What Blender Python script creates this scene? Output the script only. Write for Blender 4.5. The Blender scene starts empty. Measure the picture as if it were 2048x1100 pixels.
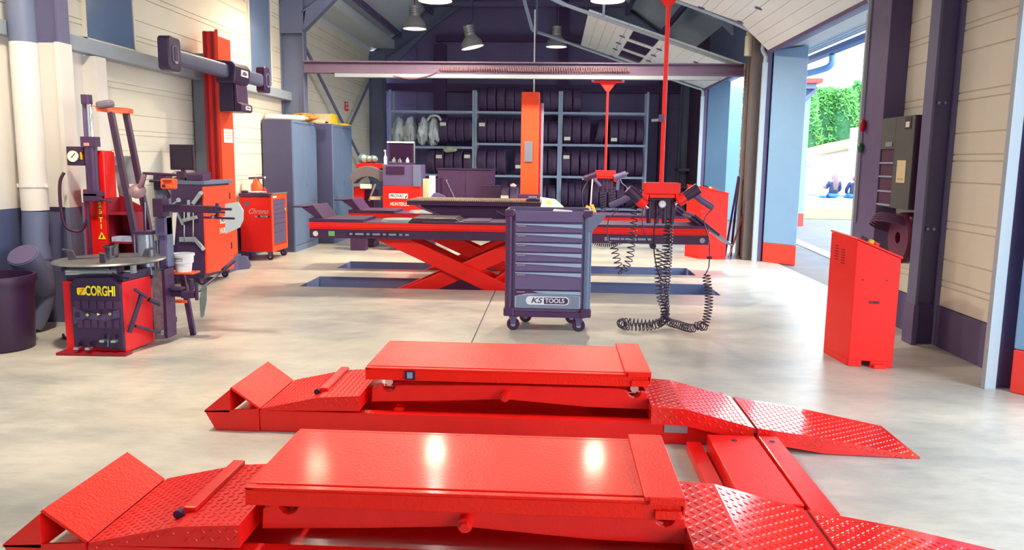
import bpy, bmesh, math, random
from math import sin, cos, pi, atan, atan2, sqrt, radians
from mathutils import Vector, Matrix

C = bpy.context.scene.collection
S = bpy.context.scene

# ------------------------------------------------------------------ camera
F = 1580.0; CAMH = 1.45
pitch = atan((550-322)/F); yaw = atan((1105-1024)/F*cos(pitch)); roll = 0.0135
D = Vector((-sin(yaw)*cos(pitch), cos(yaw)*cos(pitch), -sin(pitch)))
r0 = Vector((cos(yaw), sin(yaw), 0)); u0 = r0.cross(D)
R = r0*cos(roll)+u0*sin(roll); U = -r0*sin(roll)+u0*cos(roll)
CO = Vector((0, 0, CAMH))
cd = bpy.data.cameras.new('camera'); cam = bpy.data.objects.new('camera', cd); C.objects.link(cam)
cd.sensor_width = 36; cd.lens = F/2048*36; cd.clip_start = .05; cd.clip_end = 500
cam.matrix_world = Matrix(((R.x, U.x, -D.x, 0), (R.y, U.y, -D.y, 0), (R.z, U.z, -D.z, CAMH), (0, 0, 0, 1)))
S.camera = cam

# ------------------------------------------------------------------ world, light, exposure
S.view_settings.view_transform = 'Standard'; S.view_settings.look = 'None'
S.view_settings.exposure = 1.6; S.view_settings.gamma = 1.0
w = bpy.data.worlds.new('World'); S.world = w; w.use_nodes = True
nt = w.node_tree; bg = nt.nodes['Background']
tc = nt.nodes.new('ShaderNodeTexCoord'); sx = nt.nodes.new('ShaderNodeSeparateXYZ'); rp = nt.nodes.new('ShaderNodeValToRGB')
nt.links.new(tc.outputs['Generated'], sx.inputs[0]); nt.links.new(sx.outputs['Z'], rp.inputs[0]); nt.links.new(rp.outputs[0], bg.inputs[0])
rp.color_ramp.elements[0].position = 0.0; rp.color_ramp.elements[0].color = (.95, .97, 1, 1)
rp.color_ramp.elements[1].position = .7; rp.color_ramp.elements[1].color = (.66, .84, 1, 1)
bg.inputs[1].default_value = 2.5
sd = bpy.data.lights.new('sun', 'SUN'); sun = bpy.data.objects.new('sun', sd); C.objects.link(sun)
sd.energy = .5; sd.angle = radians(20); sd.color = (1, .96, .9)
sun.rotation_euler = (radians(38), radians(30), 0)


def bay_light(loc, power, col=(1, .88, .68), r=.13):
    l = bpy.data.lights.new('lamp_light', 'SPOT'); o = bpy.data.objects.new('lamp_light', l); C.objects.link(o)
    o.location = loc; l.energy = power; l.color = col; l.shadow_soft_size = r
    l.spot_size = radians(165); l.spot_blend = .6
    return o


# ------------------------------------------------------------------ helpers
def P(px, py, Y):
    v = D+R*((px-1024)/F)-U*((py-550)/F)
    return CO+v*(Y/v.y)


def lin(c):
    c = c/255.
    return c/12.92 if c <= .04045 else ((c+.055)/1.055)**2.4


MATS = {}


def mat(name, rgb, rough=.5, metal=0., noise=0., nscale=6., bump=0., bscale=40., spec=.5, emit=None, coat=0., stretch=None, rgb2=None):
    if name in MATS: return MATS[name]
    m = bpy.data.materials.new(name); m.use_nodes = True; MATS[name] = m
    n = m.node_tree; b = n.nodes['Principled BSDF']
    col = tuple(lin(c) for c in rgb)+(1,)
    b.inputs['Base Color'].default_value = col
    b.inputs['Roughness'].default_value = rough; b.inputs['Metallic'].default_value = metal
    b.inputs['Specular IOR Level'].default_value = spec
    if coat: b.inputs['Coat Weight'].default_value = coat; b.inputs['Coat Roughness'].default_value = .12
    t = n.nodes.new('ShaderNodeTexCoord'); mp = n.nodes.new('ShaderNodeMapping'); n.links.new(t.outputs['Object'], mp.inputs[0])
    if stretch: mp.inputs['Scale'].default_value = stretch
    if noise > 0:
        no = n.nodes.new('ShaderNodeTexNoise'); no.inputs['Scale'].default_value = nscale; no.inputs['Detail'].default_value = 6
        no.inputs['Roughness'].default_value = .65
        n.links.new(mp.outputs[0], no.inputs['Vector'])
        mx = n.nodes.new('ShaderNodeMix'); mx.data_type = 'RGBA'
        c2 = tuple(lin(c) for c in rgb2) if rgb2 else tuple(x*(1-noise) for x in col[:3])
        mx.inputs['A'].default_value = col; mx.inputs['B'].default_value = tuple(c2[:3])+(1,)
        r = n.nodes.new('ShaderNodeValToRGB'); r.color_ramp.elements[0].position = .38; r.color_ramp.elements[1].position = .68
        n.links.new(no.outputs['Fac'], r.inputs[0]); n.links.new(r.outputs[0], mx.inputs['Factor'])
        n.links.new(mx.outputs['Result'], b.inputs['Base Color'])
        mr = n.nodes.new('ShaderNodeMapRange'); mr.inputs['To Min'].default_value = rough*.85; mr.inputs['To Max'].default_value = min(1, rough*1.25)
        n.links.new(no.outputs['Fac'], mr.inputs[0]); n.links.new(mr.outputs[0], b.inputs['Roughness'])
    if bump > 0:
        nb = n.nodes.new('ShaderNodeTexNoise'); nb.inputs['Scale'].default_value = bscale; nb.inputs['Detail'].default_value = 3
        n.links.new(mp.outputs[0], nb.inputs['Vector'])
        bp = n.nodes.new('ShaderNodeBump'); bp.inputs['Strength'].default_value = bump; bp.inputs['Distance'].default_value = .01
        n.links.new(nb.outputs['Fac'], bp.inputs['Height']); n.links.new(bp.outputs[0], b.inputs['Normal'])
    if emit:
        b.inputs['Emission Color'].default_value = tuple(lin(c) for c in emit[0])+(1,); b.inputs['Emission Strength'].default_value = emit[1]
    return m


RED = mat('red_paint', (242, 26, 22), .32, spec=.35, noise=.08, nscale=9, bump=.12, bscale=90, coat=.25)
REDG = mat('red_gloss_paint', (250, 30, 10), .33, spec=.35, noise=.05, nscale=5, bump=.35, bscale=90, coat=.12)
REDF = mat('red_cabinet_paint', (250, 34, 26), .42, spec=.4, noise=.05, nscale=3)
ORNG = mat('orange_red_paint', (255, 78, 34), .42, noise=.04, nscale=3)
DRED = mat('dark_red_paint', (150, 10, 40), .5, noise=.1)
BLACK = mat('black_plastic', (58, 28, 66), .45, noise=.2, nscale=12)  # purple shadow tint put into the base colour, as in most dark materials
BLK2 = mat('black_metal', (76, 46, 88), .4, noise=.2, nscale=10)
RUB = mat('tyre_rubber', (86, 66, 104), .5, noise=.25, nscale=14)
GREY = mat('grey_steel_paint', (104, 114, 144), .5, noise=.08, nscale=4)
GREYD = mat('dark_grey_steel_paint', (96, 84, 126), .5, noise=.1, nscale=4)
GREYL = mat('light_grey_metal', (165, 175, 185), .35, metal=.5, noise=.15)
CHROME = mat('chrome', (225, 230, 235), .16, metal=1.)
ALU = mat('brushed_aluminium', (190, 205, 215), .32, metal=.85, noise=.1, nscale=20)
SHELF = mat('shelf_steel', (152, 172, 200), .45, metal=.15, noise=.08)
WARD = mat('wardrobe_paint', (108, 130, 164), .38, noise=.05, nscale=2)
WHITE = mat('white_plastic', (238, 240, 240), .45)
CREAM = mat('cream_cladding', (226, 222, 205), .5, noise=.06, nscale=1.5)
WPAINT = mat('white_wall_paint', (226, 222, 216), .6, noise=.06, nscale=2)
BPAINT = mat('blue_grey_wall_paint', (84, 92, 130), .5, noise=.1, nscale=2)
PIT = mat('pit_lining_paint', (116, 130, 172), .5, noise=.12, nscale=5)
BACKW = mat('slate_back_wall', (106, 98, 144), .65, noise=.12, nscale=1.2)  # wall in shade: its purple-blue shadow tone is put into the colour
ROOFM = mat('roof_sheet', (208, 222, 232), .6, noise=.06, nscale=1.5)
BLUEF = mat('blue_facade', (126, 170, 212), .5, noise=.05, nscale=3)
REDB = mat('red_facade_base', (244, 62, 50), .5, noise=.05)
YEL = mat('yellow_paint', (246, 216, 40), .45)
ORANGE = mat('orange_plastic', (250, 92, 34), .4)
PAPER = mat('white_paper', (236, 232, 222), .8, noise=.05)
TREADD = mat('dark_tread_plate', (96, 84, 96), .3, metal=.6, noise=.3, nscale=14)
CARTON = mat('pale_carton', (222, 205, 160), .8, noise=.1)


RTR = mat('red_tread_paint', (246, 36, 30), .17, noise=.15, nscale=9, coat=.7)


class MB:
    def __init__(s): s.v = []; s.f = []

    def add(s, vs, fs):
        n = len(s.v); s.v += [Vector(v) for v in vs]; s.f += [tuple(i+n for i in f) for f in fs]; return s

    def box(s, x0, x1, y0, y1, z0, z1):
        if x0 > x1: x0, x1 = x1, x0
        if y0 > y1: y0, y1 = y1, y0
        if z0 > z1: z0, z1 = z1, z0
        return s.add([(x0, y0, z0), (x1, y0, z0), (x1, y1, z0), (x0, y1, z0), (x0, y0, z1), (x1, y0, z1), (x1, y1, z1), (x0, y1, z1)],
                     [(0, 3, 2, 1), (4, 5, 6, 7), (0, 1, 5, 4), (1, 2, 6, 5), (2, 3, 7, 6), (3, 0, 4, 7)])

    def hexa(s, a, b):   # a: 4 bottom pts ccw from above, b: 4 top pts
        return s.add(list(a)+list(b), [(0, 3, 2, 1), (4, 5, 6, 7), (0, 1, 5, 4), (1, 2, 6, 5), (2, 3, 7, 6), (3, 0, 4, 7)])

    def prism(s, poly, axis, a0, a1):
        # poly of 2-tuples; axis 'y': (x,z), 'x': (y,z), 'z': (x,y)
        f = {'y': lambda p, a: (p[0], a, p[1]), 'x': lambda p, a: (a, p[0], p[1]), 'z': lambda p, a: (p[0], p[1], a)}[axis]
        n = len(poly)
        vs = [f(p, a0) for p in poly]+[f(p, a1) for p in poly]
        fs = [tuple(range(n)), tuple(range(2*n-1, n-1, -1))]+[(i, i+n, (i+1) % n+n, (i+1) % n) for i in range(n)]
        return s.add(vs, fs)

    def cyl(s, p0, p1, r, r1=None, n=16):
        if r1 is None: r1 = r
        p0 = Vector(p0); p1 = Vector(p1); d = (p1-p0).normalized()
        a = Vector((0, 0, 1)) if abs(d.z) < .9 else Vector((1, 0, 0))
        e = d.cross(a).normalized(); g = d.cross(e)
        vs = [p0+(e*cos(2*pi*i/n)+g*sin(2*pi*i/n))*r for i in range(n)]+[p1+(e*cos(2*pi*i/n)+g*sin(2*pi*i/n))*r1 for i in range(n)]
        return s.add(vs, [tuple(range(n-1, -1, -1)), tuple(range(n, 2*n))]+[(i, (i+1) % n, (i+1) % n+n, i+n) for i in range(n)])

    def bar(s, p0, p1, w, h, up=(0, 0, 1)):
        p0 = Vector(p0); p1 = Vector(p1); d = (p1-p0).normalized(); up = Vector(up)
        e = d.cross(up)
        if e.length < 1e-4: e = d.cross(Vector((0, 1, 0)))
        e.normalize(); g = e.cross(d).normalized()
        c = [(-1, -1), (1, -1), (1, 1), (-1, 1)]
        vs = [p0+e*w/2*a+g*h/2*b for a, b in c]+[p1+e*w/2*a+g*h/2*b for a, b in c]
        return s.add(vs, [(0, 1, 2, 3), (7, 6, 5, 4), (0, 4, 5, 1), (1, 5, 6, 2), (2, 6, 7, 3), (3, 7, 4, 0)])

    def tube(s, pts, r, n=8, rs=None, cap=True):
        pts = [Vector(p) for p in pts]; m = len(pts); vs = []
        t = (pts[1]-pts[0]).normalized(); a = Vector((0, 0, 1)) if abs(t.z) < .9 else Vector((1, 0, 0))
        e = t.cross(a).normalized()
        for i, p in enumerate(pts):
            t = (pts[min(i+1, m-1)]-pts[max(i-1, 0)])
            if t.length < 1e-9: t = Vector((0, 0, 1))
            t.normalize()
            e = e-t*e.dot(t)
            if e.length < 1e-6: e = t.orthogonal()
            e.normalize(); g = t.cross(e); rr = rs[i] if rs else r
            vs += [p+(e*cos(2*pi*k/n)+g*sin(2*pi*k/n))*rr for k in range(n)]
        fs = [(i*n+k, i*n+(k+1) % n, (i+1)*n+(k+1) % n, (i+1)*n+k) for i in range(m-1) for k in range(n)]
        if cap: fs += [tuple(range(n-1, -1, -1)), tuple(range((m-1)*n, m*n))]
        return s.add(vs, fs)

    def lathe(s, prof, c=(0, 0, 0), axis=(0, 0, 1), n=32, close=False):
        c = Vector(c); d = Vector(axis).normalized(); e = d.orthogonal().normalized(); g = d.cross(e); vs = []; m = len(prof)
        for r, h in prof:
            vs += [c+d*h+(e*cos(2*pi*k/n)+g*sin(2*pi*k/n))*max(r, 1e-4) for k in range(n)]
        rng = range(m) if close else range(m-1)
        fs = [(i*n+k, i*n+(k+1) % n, ((i+1) % m)*n+(k+1) % n, ((i+1) % m)*n+k) for i in rng for k in range(n)]
        return s.add(vs, fs)

    def sphere(s, c, r, n=12, sc=(1, 1, 1)):
        c = Vector(c); vs = []; m = n//2
        for i in range(m+1):
            th = pi*i/m
            for k in range(n):
                ph = 2*pi*k/n
                vs.append(c+Vector((max(sin(th), 1e-3)*cos(ph)*r*sc[0], max(sin(th), 1e-3)*sin(ph)*r*sc[1], cos(th)*r*sc[2])))
        return s.add(vs, [(i*n+k, (i+1)*n+k, (i+1)*n+(k+1) % n, i*n+(k+1) % n) for i in range(m) for k in range(n)])

    def quad(s, a, b, c, d): return s.add([a, b, c, d], [(0, 1, 2, 3)])

    def build(s, name, m, parent=None, base=None, bev=0., smooth=None, local=False):
        me = bpy.data.meshes.new(name)
        o = bpy.data.objects.new(name, me); C.objects.link(o)
        if parent is not None:
            o.parent = parent
            off = Vector(parent.get('_b', (0, 0, 0)))
            if local: off = Vector((0, 0, 0))
            o['_b'] = tuple(off)
        else:
            if base is None:
                xs = [v.x for v in s.v]; ys = [v.y for v in s.v]; zs = [v.z for v in s.v]
                base = ((min(xs)+max(xs))/2, (min(ys)+max(ys))/2, min(zs))
            off = Vector(base); o.location = off; o['_b'] = tuple(off)
        me.from_pydata([tuple(v-off) for v in s.v], [], s.f)
        bm = bmesh.new(); bm.from_mesh(me); bmesh.ops.recalc_face_normals(bm, faces=bm.faces); bm.to_mesh(me); bm.free()
        me.materials.append(m)
        if smooth is not None:
            ang = radians(smooth)
            me.polygons.foreach_set('use_smooth', [True]*len(me.polygons))
            bm = bmesh.new(); bm.from_mesh(me)
            for e in bm.edges:
                if len(e.link_faces) == 2 and e.calc_face_angle(0) > ang: e.smooth = False
            bm.to_mesh(me); bm.free()
        if bev > 0:
            b = o.modifiers.new('bevel', 'BEVEL'); b.width = bev; b.segments = 2; b.limit_method = 'ANGLE'; b.angle_limit = radians(50)
        return o


def tag(o, label, cat=None, group=None, kind=None):
    if label: o['label'] = label
    if cat: o['category'] = cat
    if group: o['group'] = group
    if kind: o['kind'] = kind
    return o


def thing(name, base, label, cat, group=None):
    o = bpy.data.objects.new(name, None); C.objects.link(o); o.location = base; o['_b'] = tuple(base); o.empty_display_size = .1
    return tag(o, label, cat, group)


def struct(name, mb, m, label, parent=None, **k):
    o = mb.build(name, m, parent, **k)
    if parent is None: tag(o, label, name.split('_')[0], None, 'structure')
    return o


def copy_tree(o, parent=None):
    c = o.copy(); C.objects.link(c); c.parent = parent
    for ch in list(o.children): copy_tree(ch, c)
    return c


def text(s_, name, m, parent, size, M, ext=.001, align='CENTER', stretch=1., italic=0., off=0.):
    """lettering as a mesh; M = matrix placing text plane (x right, y up) in world"""
    cu = bpy.data.curves.new(name, 'FONT'); cu.body = s_; cu.size = size; cu.extrude = ext; cu.align_x = align; cu.align_y = 'CENTER'
    cu.shear = italic; cu.offset = off
    t = bpy.data.objects.new(name, cu); C.objects.link(t)
    dg = bpy.context.evaluated_depsgraph_get(); dg.update()
    me = bpy.data.meshes.new_from_object(t.evaluated_get(dg)); bpy.data.objects.remove(t)
    Mx = M @ Matrix.Diagonal((stretch, 1, 1, 1))
    b = Vector(parent.get('_b', (0, 0, 0))) if parent else Vector((0, 0, 0))
    me.transform(Matrix.Translation(-b) @ Mx)
    me.materials.clear(); me.materials.append(m)
    o = bpy.data.objects.new(name, me); C.objects.link(o)
    if parent: o.parent = parent; o['_b'] = tuple(b)
    return o


def front(x, y, z):      # text plane facing the camera side (-Y)
    return Matrix(((1, 0, 0, x), (0, 0, -1, y), (0, 1, 0, z), (0, 0, 0, 1)))


def side(x, y, z):       # text plane facing +X, reading towards +Y
    return Matrix(((0, 0, 1, x), (1, 0, 0, y), (0, 1, 0, z), (0, 0, 0, 1)))


def side_l(x, y, z):     # facing -X
    return Matrix(((0, 0, -1, x), (-1, 0, 0, y), (0, 1, 0, z), (0, 0, 0, 1)))


def smoothpath(pts, n=12):
    pts = [Vector(p) for p in pts]; out = []
    q = [pts[0]*2-pts[1]]+pts+[pts[-1]*2-pts[-2]]
    for i in range(1, len(q)-2):
        a, b, c, d = q[i-1], q[i], q[i+1], q[i+2]
        for k in range(n):
            t = k/n
            out.append(.5*((2*b)+(c-a)*t+(2*a-5*b+4*c-d)*t*t+(3*b-a-3*c+d)*t**3))
    out.append(pts[-1]); return out


def coil(pts, rad, turns, r=.004, per=14, r_end=None):
    """helix around a smooth path"""
    sp = smoothpath(pts, 24); L = [0]
    for i in range(1, len(sp)): L.append(L[-1]+(sp[i]-sp[i-1]).length)
    N = int(turns*per); res = []; j = 0; t = (sp[1]-sp[0]).normalized(); e = t.orthogonal().normalized()
    for i in range(N+1):
        d = L[-1]*i/N
        while j < len(L)-2 and L[j+1] < d: j += 1
        f = (d-L[j])/max(L[j+1]-L[j], 1e-9); p = sp[j].lerp(sp[j+1], f); t = (sp[j+1]-sp[j]).normalized()
        e = (e-t*e.dot(t)).normalized(); g = t.cross(e); a = 2*pi*i/per
        rr = rad*min(1, i/(per*.5)+.15, (N-i)/(per*.5)+.15)
        res.append(p+(e*cos(a)+g*sin(a))*rr)
    return res


WL = -4.48; WR = 3.155; YB = 19.62     # left wall, right wall, back wall
# ------------------------------------------------------------------ floor
PX0, PX1 = -2.88, 1.885
pits = [(8.78, 9.58), (10.34, 11.08)]
mcon = bpy.data.materials.new('polished_concrete'); mcon.use_nodes = True
n = mcon.node_tree; b = n.nodes['Principled BSDF']
tcn = n.nodes.new('ShaderNodeTexCoord')
mp1 = n.nodes.new('ShaderNodeMapping'); mp1.inputs['Scale'].default_value = (.55, 1.2, 1); n.links.new(tcn.outputs['Object'], mp1.inputs[0])
n1 = n.nodes.new('ShaderNodeTexNoise'); n1.inputs['Scale'].default_value = 1.1; n1.inputs['Detail'].default_value = 8; n1.inputs['Roughness'].default_value = .62
n.links.new(mp1.outputs[0], n1.inputs['Vector'])
r1 = n.nodes.new('ShaderNodeValToRGB'); e = r1.color_ramp.elements
e[0].position = .3; e[0].color = (lin(150), lin(155), lin(155), 1); e[1].position = .72; e[1].color = (lin(222), lin(215), lin(200), 1)
q = e.new(.5); q.color = (lin(196), lin(192), lin(182), 1)
n.links.new(n1.outputs['Fac'], r1.inputs[0])
n2 = n.nodes.new('ShaderNodeTexNoise'); n2.inputs['Scale'].default_value = 9; n2.inputs['Detail'].default_value = 10; n2.inputs['Roughness'].default_value = .75
n.links.new(mp1.outputs[0], n2.inputs['Vector'])
r2 = n.nodes.new('ShaderNodeValToRGB'); r2.color_ramp.elements[0].position = .33; r2.color_ramp.elements[0].color = (.72, .74, .76, 1)
r2.color_ramp.elements[1].position = .56; r2.color_ramp.elements[1].color = (1, 1, 1, 1); n.links.new(n2.outputs['Fac'], r2.inputs[0])
mx = n.nodes.new('ShaderNodeMix'); mx.data_type = 'RGBA'; mx.blend_type = 'MULTIPLY'; mx.inputs['Factor'].default_value = .7
n.links.new(r1.outputs[0], mx.inputs['A']); n.links.new(r2.outputs[0], mx.inputs['B']); n.links.new(mx.outputs['Result'], b.inputs['Base Color'])
mr = n.nodes.new('ShaderNodeMapRange'); mr.inputs['To Min'].default_value = .2; mr.inputs['To Max'].default_value = .5
n.links.new(n2.outputs['Fac'], mr.inputs[0]); n.links.new(mr.outputs[0], b.inputs['Roughness'])
bp = n.nodes.new('ShaderNodeBump'); bp.inputs['Strength'].default_value = .08; bp.inputs['Distance'].default_value = .02
n.links.new(n2.outputs['Fac'], bp.inputs['Height']); n.links.new(bp.outputs[0], b.inputs['Normal'])

fl = MB()
X0, X1 = WL-.1, 3.34
ys = [-2.5, pits[0][0], pits[0][1], pits[1][0], pits[1][1], YB+.1]


def slab(a, b_, c, d): fl.box(a, b_, c, d, -.12, 0)


JX = -.632   # expansion joint
slab(X0, JX-.006, ys[0], ys[1]); slab(JX+.006, X1, ys[0], ys[1])
for a, c in ((ys[1], ys[2]), (ys[3], ys[4])): slab(X0, PX0, a, c); slab(PX1, X1, a, c)
slab(X0, X1, ys[2], ys[3]); slab(X0, X1, ys[4], ys[5])
floor = struct('floor', fl, mcon, 'polished grey concrete workshop floor with two long recessed lift pits')
jb = MB().box(JX-.006, JX+.006, ys[0], ys[1], -.1, -.008); jb.build('joint', GREYD, floor)
for i, (a, c) in enumerate(pits):
    p = MB(); t = .03; zb = -.42
    p.box(PX0-t, PX1+t, a-t, c+t, zb-.05, zb)
    p.box(PX0-t, PX0, a-t, c+t, zb, -.121); p.box(PX1, PX1+t, a-t, c+t, zb, -.121)
    p.box(PX0, PX1, a-t, a, zb, -.121); p.box(PX0, PX1, c, c+t, zb, -.121)
    q_ = p.build('pit_lining', PIT, floor)
    e_ = MB(); tt = .004
    e_.box(PX0, PX0+tt, a, c, -.13, -.001); e_.box(PX1-tt, PX1, a, c, -.13, -.001); e_.box(PX0+tt, PX1-tt, a, a+tt, -.13, -.001); e_.box(PX0+tt, PX1-tt, c-tt, c, -.13, -.001)
    e_.build('pit_edge', PIT, floor)

# ------------------------------------------------------------------ walls


def cladding(x, y0, y1, z0, z1, sgn, thick=.06, seed=0):
    """ribbed horizontal sandwich panel cladding, x = room-side face, sgn=+1 room is at +x"""
    prof = []; z = z0; k = 0
    steps = [.165, .05, .165, .25, .06, .31]
    while z < z1-.02:
        h = steps[k % len(steps)]; k += 1
        ze = min(z+h, z1)
        prof += [(x, z+.006), (x, ze-.006)]
        if ze < z1: prof += [(x-sgn*.012, ze-.002), (x-sgn*.012, ze+.002)]
        z = ze
    prof += [(x-sgn*thick, z1), (x-sgn*thick, z0)]
    m = MB(); n_ = len(prof)
    vs = [(a, y0, b_) for a, b_ in prof]+[(a, y1, b_) for a, b_ in prof]
    fs = [(i, (i+1) % n_, (i+1) % n_+n_, i+n_) for i in range(n_)]
    m.add(vs, fs); return m


wall_l = struct('wall_left', cladding(WL, 7.55, 19.35, .5, 4.1, 1), CREAM, 'cream ribbed cladding wall on the left side of the workshop')
cladding(WL, 6.7, 7.55, 2.5, 4.1, 1).build('cladding', CREAM, wall_l)
cladding(WL, 2, 6.5, 2.5, 4.1, 1).build('cladding', CREAM, wall_l)
MB().box(WL-.1, WL+.01, 7.55, 19.35, 0, .5).build('painted_base', BPAINT, wall_l)
MB().box(WL-.1, WL+.05, -2.5, 7.4, 1.01, 2.5).build('upper_paint', WPAINT, wall_l)
MB().box(WL-.1, WL+.05, -2.5, 7.4, 0, 1.01).build('painted_base', BPAINT, wall_l)
MB().box(WL-.1, WL, -2.5, 2, 2.5, 4.1).build('upper_cladding', CREAM, wall_l)
pw = MB().box(WL, -4.3, 7.38, 7.56, 0, 2.37)
struct('trim_1', pw, WPAINT, 'white boxed post on the left wall beside the cladding', bev=.004)
rail = MB().box(WL, -4.33, 6.7, 13.3, 2.385, 2.52); rail.box(WL, -4.36, 2, 6.44, 2.385, 2.5)
struct('trim_2', rail, mat('rail_light', (152, 166, 178), .5, noise=.06), 'blue grey horizontal steel rail along the left wall', bev=.006)
# windows
for i, (a, c) in enumerate(((7.5, 8.42), (11.62, 12.55))):
    wz0, wz1 = 2.53, 3.98
    wn = MB(); wn.box(WL, WL+.03, a, a+.03, wz0, wz1); wn.box(WL, WL+.03, c-.03, c, wz0, wz1); wn.box(WL, WL+.03, a, c, wz0, wz0+.03); wn.box(WL, WL+.03, a, c, wz1-.03, wz1)
    wo = struct('window_%d' % (i+1), wn, CREAM, ['square window with blue grey pane high on the left wall, nearer one', 'square window with blue grey pane high on the left wall, farther one'][i])
    MB().box(WL+.005, WL+.018, a+.03, c-.03, wz0+.03, wz1-.03).build('pane', mat('window_pane', (104, 126, 160), .12, noise=.05), wo)

# back wall with gable
RX = -.665; EZ = 4.02; SL = .7; RZ = EZ+SL*(RX-WL)
gb = MB().prism([(WL, 0), (WR+.2, 0), (WR+.2, EZ-.1), (RX, RZ), (WL, EZ)], 'y', YB, YB+.1)
wall_b = struct('wall_back', gb, BACKW, 'slate coloured back gable wall behind the tyre racks')
ln = MB()
for x in (-3.4, -2.2, -1.0, .2, 1.4, 2.6): ln.box(x-.006, x+.006, YB-.006, YB, 0, 4.2)
for z in (.5, 1.6, 2.75, 3.15): ln.box(WL+.02, WR, YB-.006, YB, z-.005, z+.005)
ln.build('panel_joint', GREYD, wall_b)
gt = MB(); gt.box(WL+.05, WR, YB-.16, YB-.01, 3.1, 3.28); gt.box(-2.9, 1.6, YB-.16, YB-.01, 4.28, 4.42)
gt.box(-2.95, -2.65, YB-.18, YB-.01, 0, 4.2); gt.box(.05, .28, YB-.18, YB-.01, 0, 6); gt.box(2.5, 2.66, YB-.18, YB-.01, 0, 4)
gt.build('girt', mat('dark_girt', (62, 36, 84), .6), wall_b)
struct('wall_front', MB().prism([(WL, 0), (WR+.2, 0), (WR+.2, EZ-.1), (RX, RZ), (WL, EZ)], 'y', -2.6, -2.5), BACKW, 'slate coloured front wall behind the camera')
# right wall: solid stretches between doors
wall_r = struct('wall_right', cladding(WR, 5.32, 6.6, .33, 4.1, -1), CREAM, 'beige ribbed cladding wall panels on the right side between the doors')
cladding(WR, 6.6, 8.05, .33, 4.1, -1).build('cladding', CREAM, wall_r)
MB().box(WR-.01, WR+.12, 5.32, 6.52, 0, .33).build('painted_base', GREYD, wall_r)
MB().box(WR-.01, WR+.12, 6.7, 7.455, 0, .33).build('painted_base', GREYD, wall_r)
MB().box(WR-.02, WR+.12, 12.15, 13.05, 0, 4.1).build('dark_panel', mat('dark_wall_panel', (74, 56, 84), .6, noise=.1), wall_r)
MB().box(WR, WR+.12, 16.95, YB, 0, 4.1).build('dark_panel', MATS['dark_wall_panel'], wall_r)
MB().box(WR, WR+.15, -2.5, 16.95, 3.1, 4.1).build('lintel', GREY, wall_r)
lr = MB(); [lr.box(2.9, WR, YB-.9-.0, YB-.2, z-.03, z+.03) for z in (.9, 1.3)]
lr.box(2.4, WR-.001, YB-.25, YB-.19, .87, .93); lr.build('rail', GREYD, wall_r)

# roof
rf = MB()
Yr0, Yr1 = -2.5, YB+.1
rf.add([(WL-.1, Yr0, EZ-.07), (RX, Yr0, RZ), (RX, Yr1, RZ), (WL-.1, Yr1, EZ-.07), (WL-.1, Yr0, EZ+.03), (RX, Yr0, RZ+.1), (RX, Yr1, RZ+.1), (WL-.1, Yr1, EZ+.03)],
       [(0, 3, 2, 1), (4, 5, 6, 7), (0, 1, 5, 4), (1, 2, 6, 5), (2, 3, 7, 6), (3, 0, 4, 7)])
rf.add([(WR+.2, Yr0, EZ-.1), (RX, Yr0, RZ), (RX, Yr1, RZ), (WR+.2, Yr1, EZ-.1), (WR+.2, Yr0, EZ), (RX, Yr0, RZ+.1), (RX, Yr1, RZ+.1), (WR+.2, Yr1, EZ)],
       [(0, 1, 2, 3), (4, 7, 6, 5), (0, 4, 5, 1), (1, 5, 6, 2), (2, 6, 7, 3), (3, 7, 4, 0)])
roof = struct('ceiling', rf, ROOFM, 'pale sheet underside of the pitched roof')
pur = MB()
for k in range(1, 5):
    t = k/5.
    for sgn in (0, 1):
        x = WL+(RX-WL)*t if sgn == 0 else WR+(RX-WR)*t; z = EZ+(RZ-EZ)*t-.12
        pur.box(x-.03, x+.03, Yr0, YB, z-.12, z+.0)
pur.build('purlin', GREYD, roof)
bx = MB().box(WL+.001, -3.86, 13.1, 19.3, 4.07, 4.26); struct('trim_3', bx, mat('pale_boxing', (196, 208, 212), .5), 'pale boxed duct running along the top of the left wall', bev=.004)
hs = MB()
hs.bar((WL+.1, 13.6, 4.35), (RX-.5, 16.5, 6.0), .05, .05); hs.bar((WL+.5, 16.2, 4.5), (RX-.8, 19.0, 6.1), .05, .05)
hs.build('wind_brace', GREYD, roof)


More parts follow.
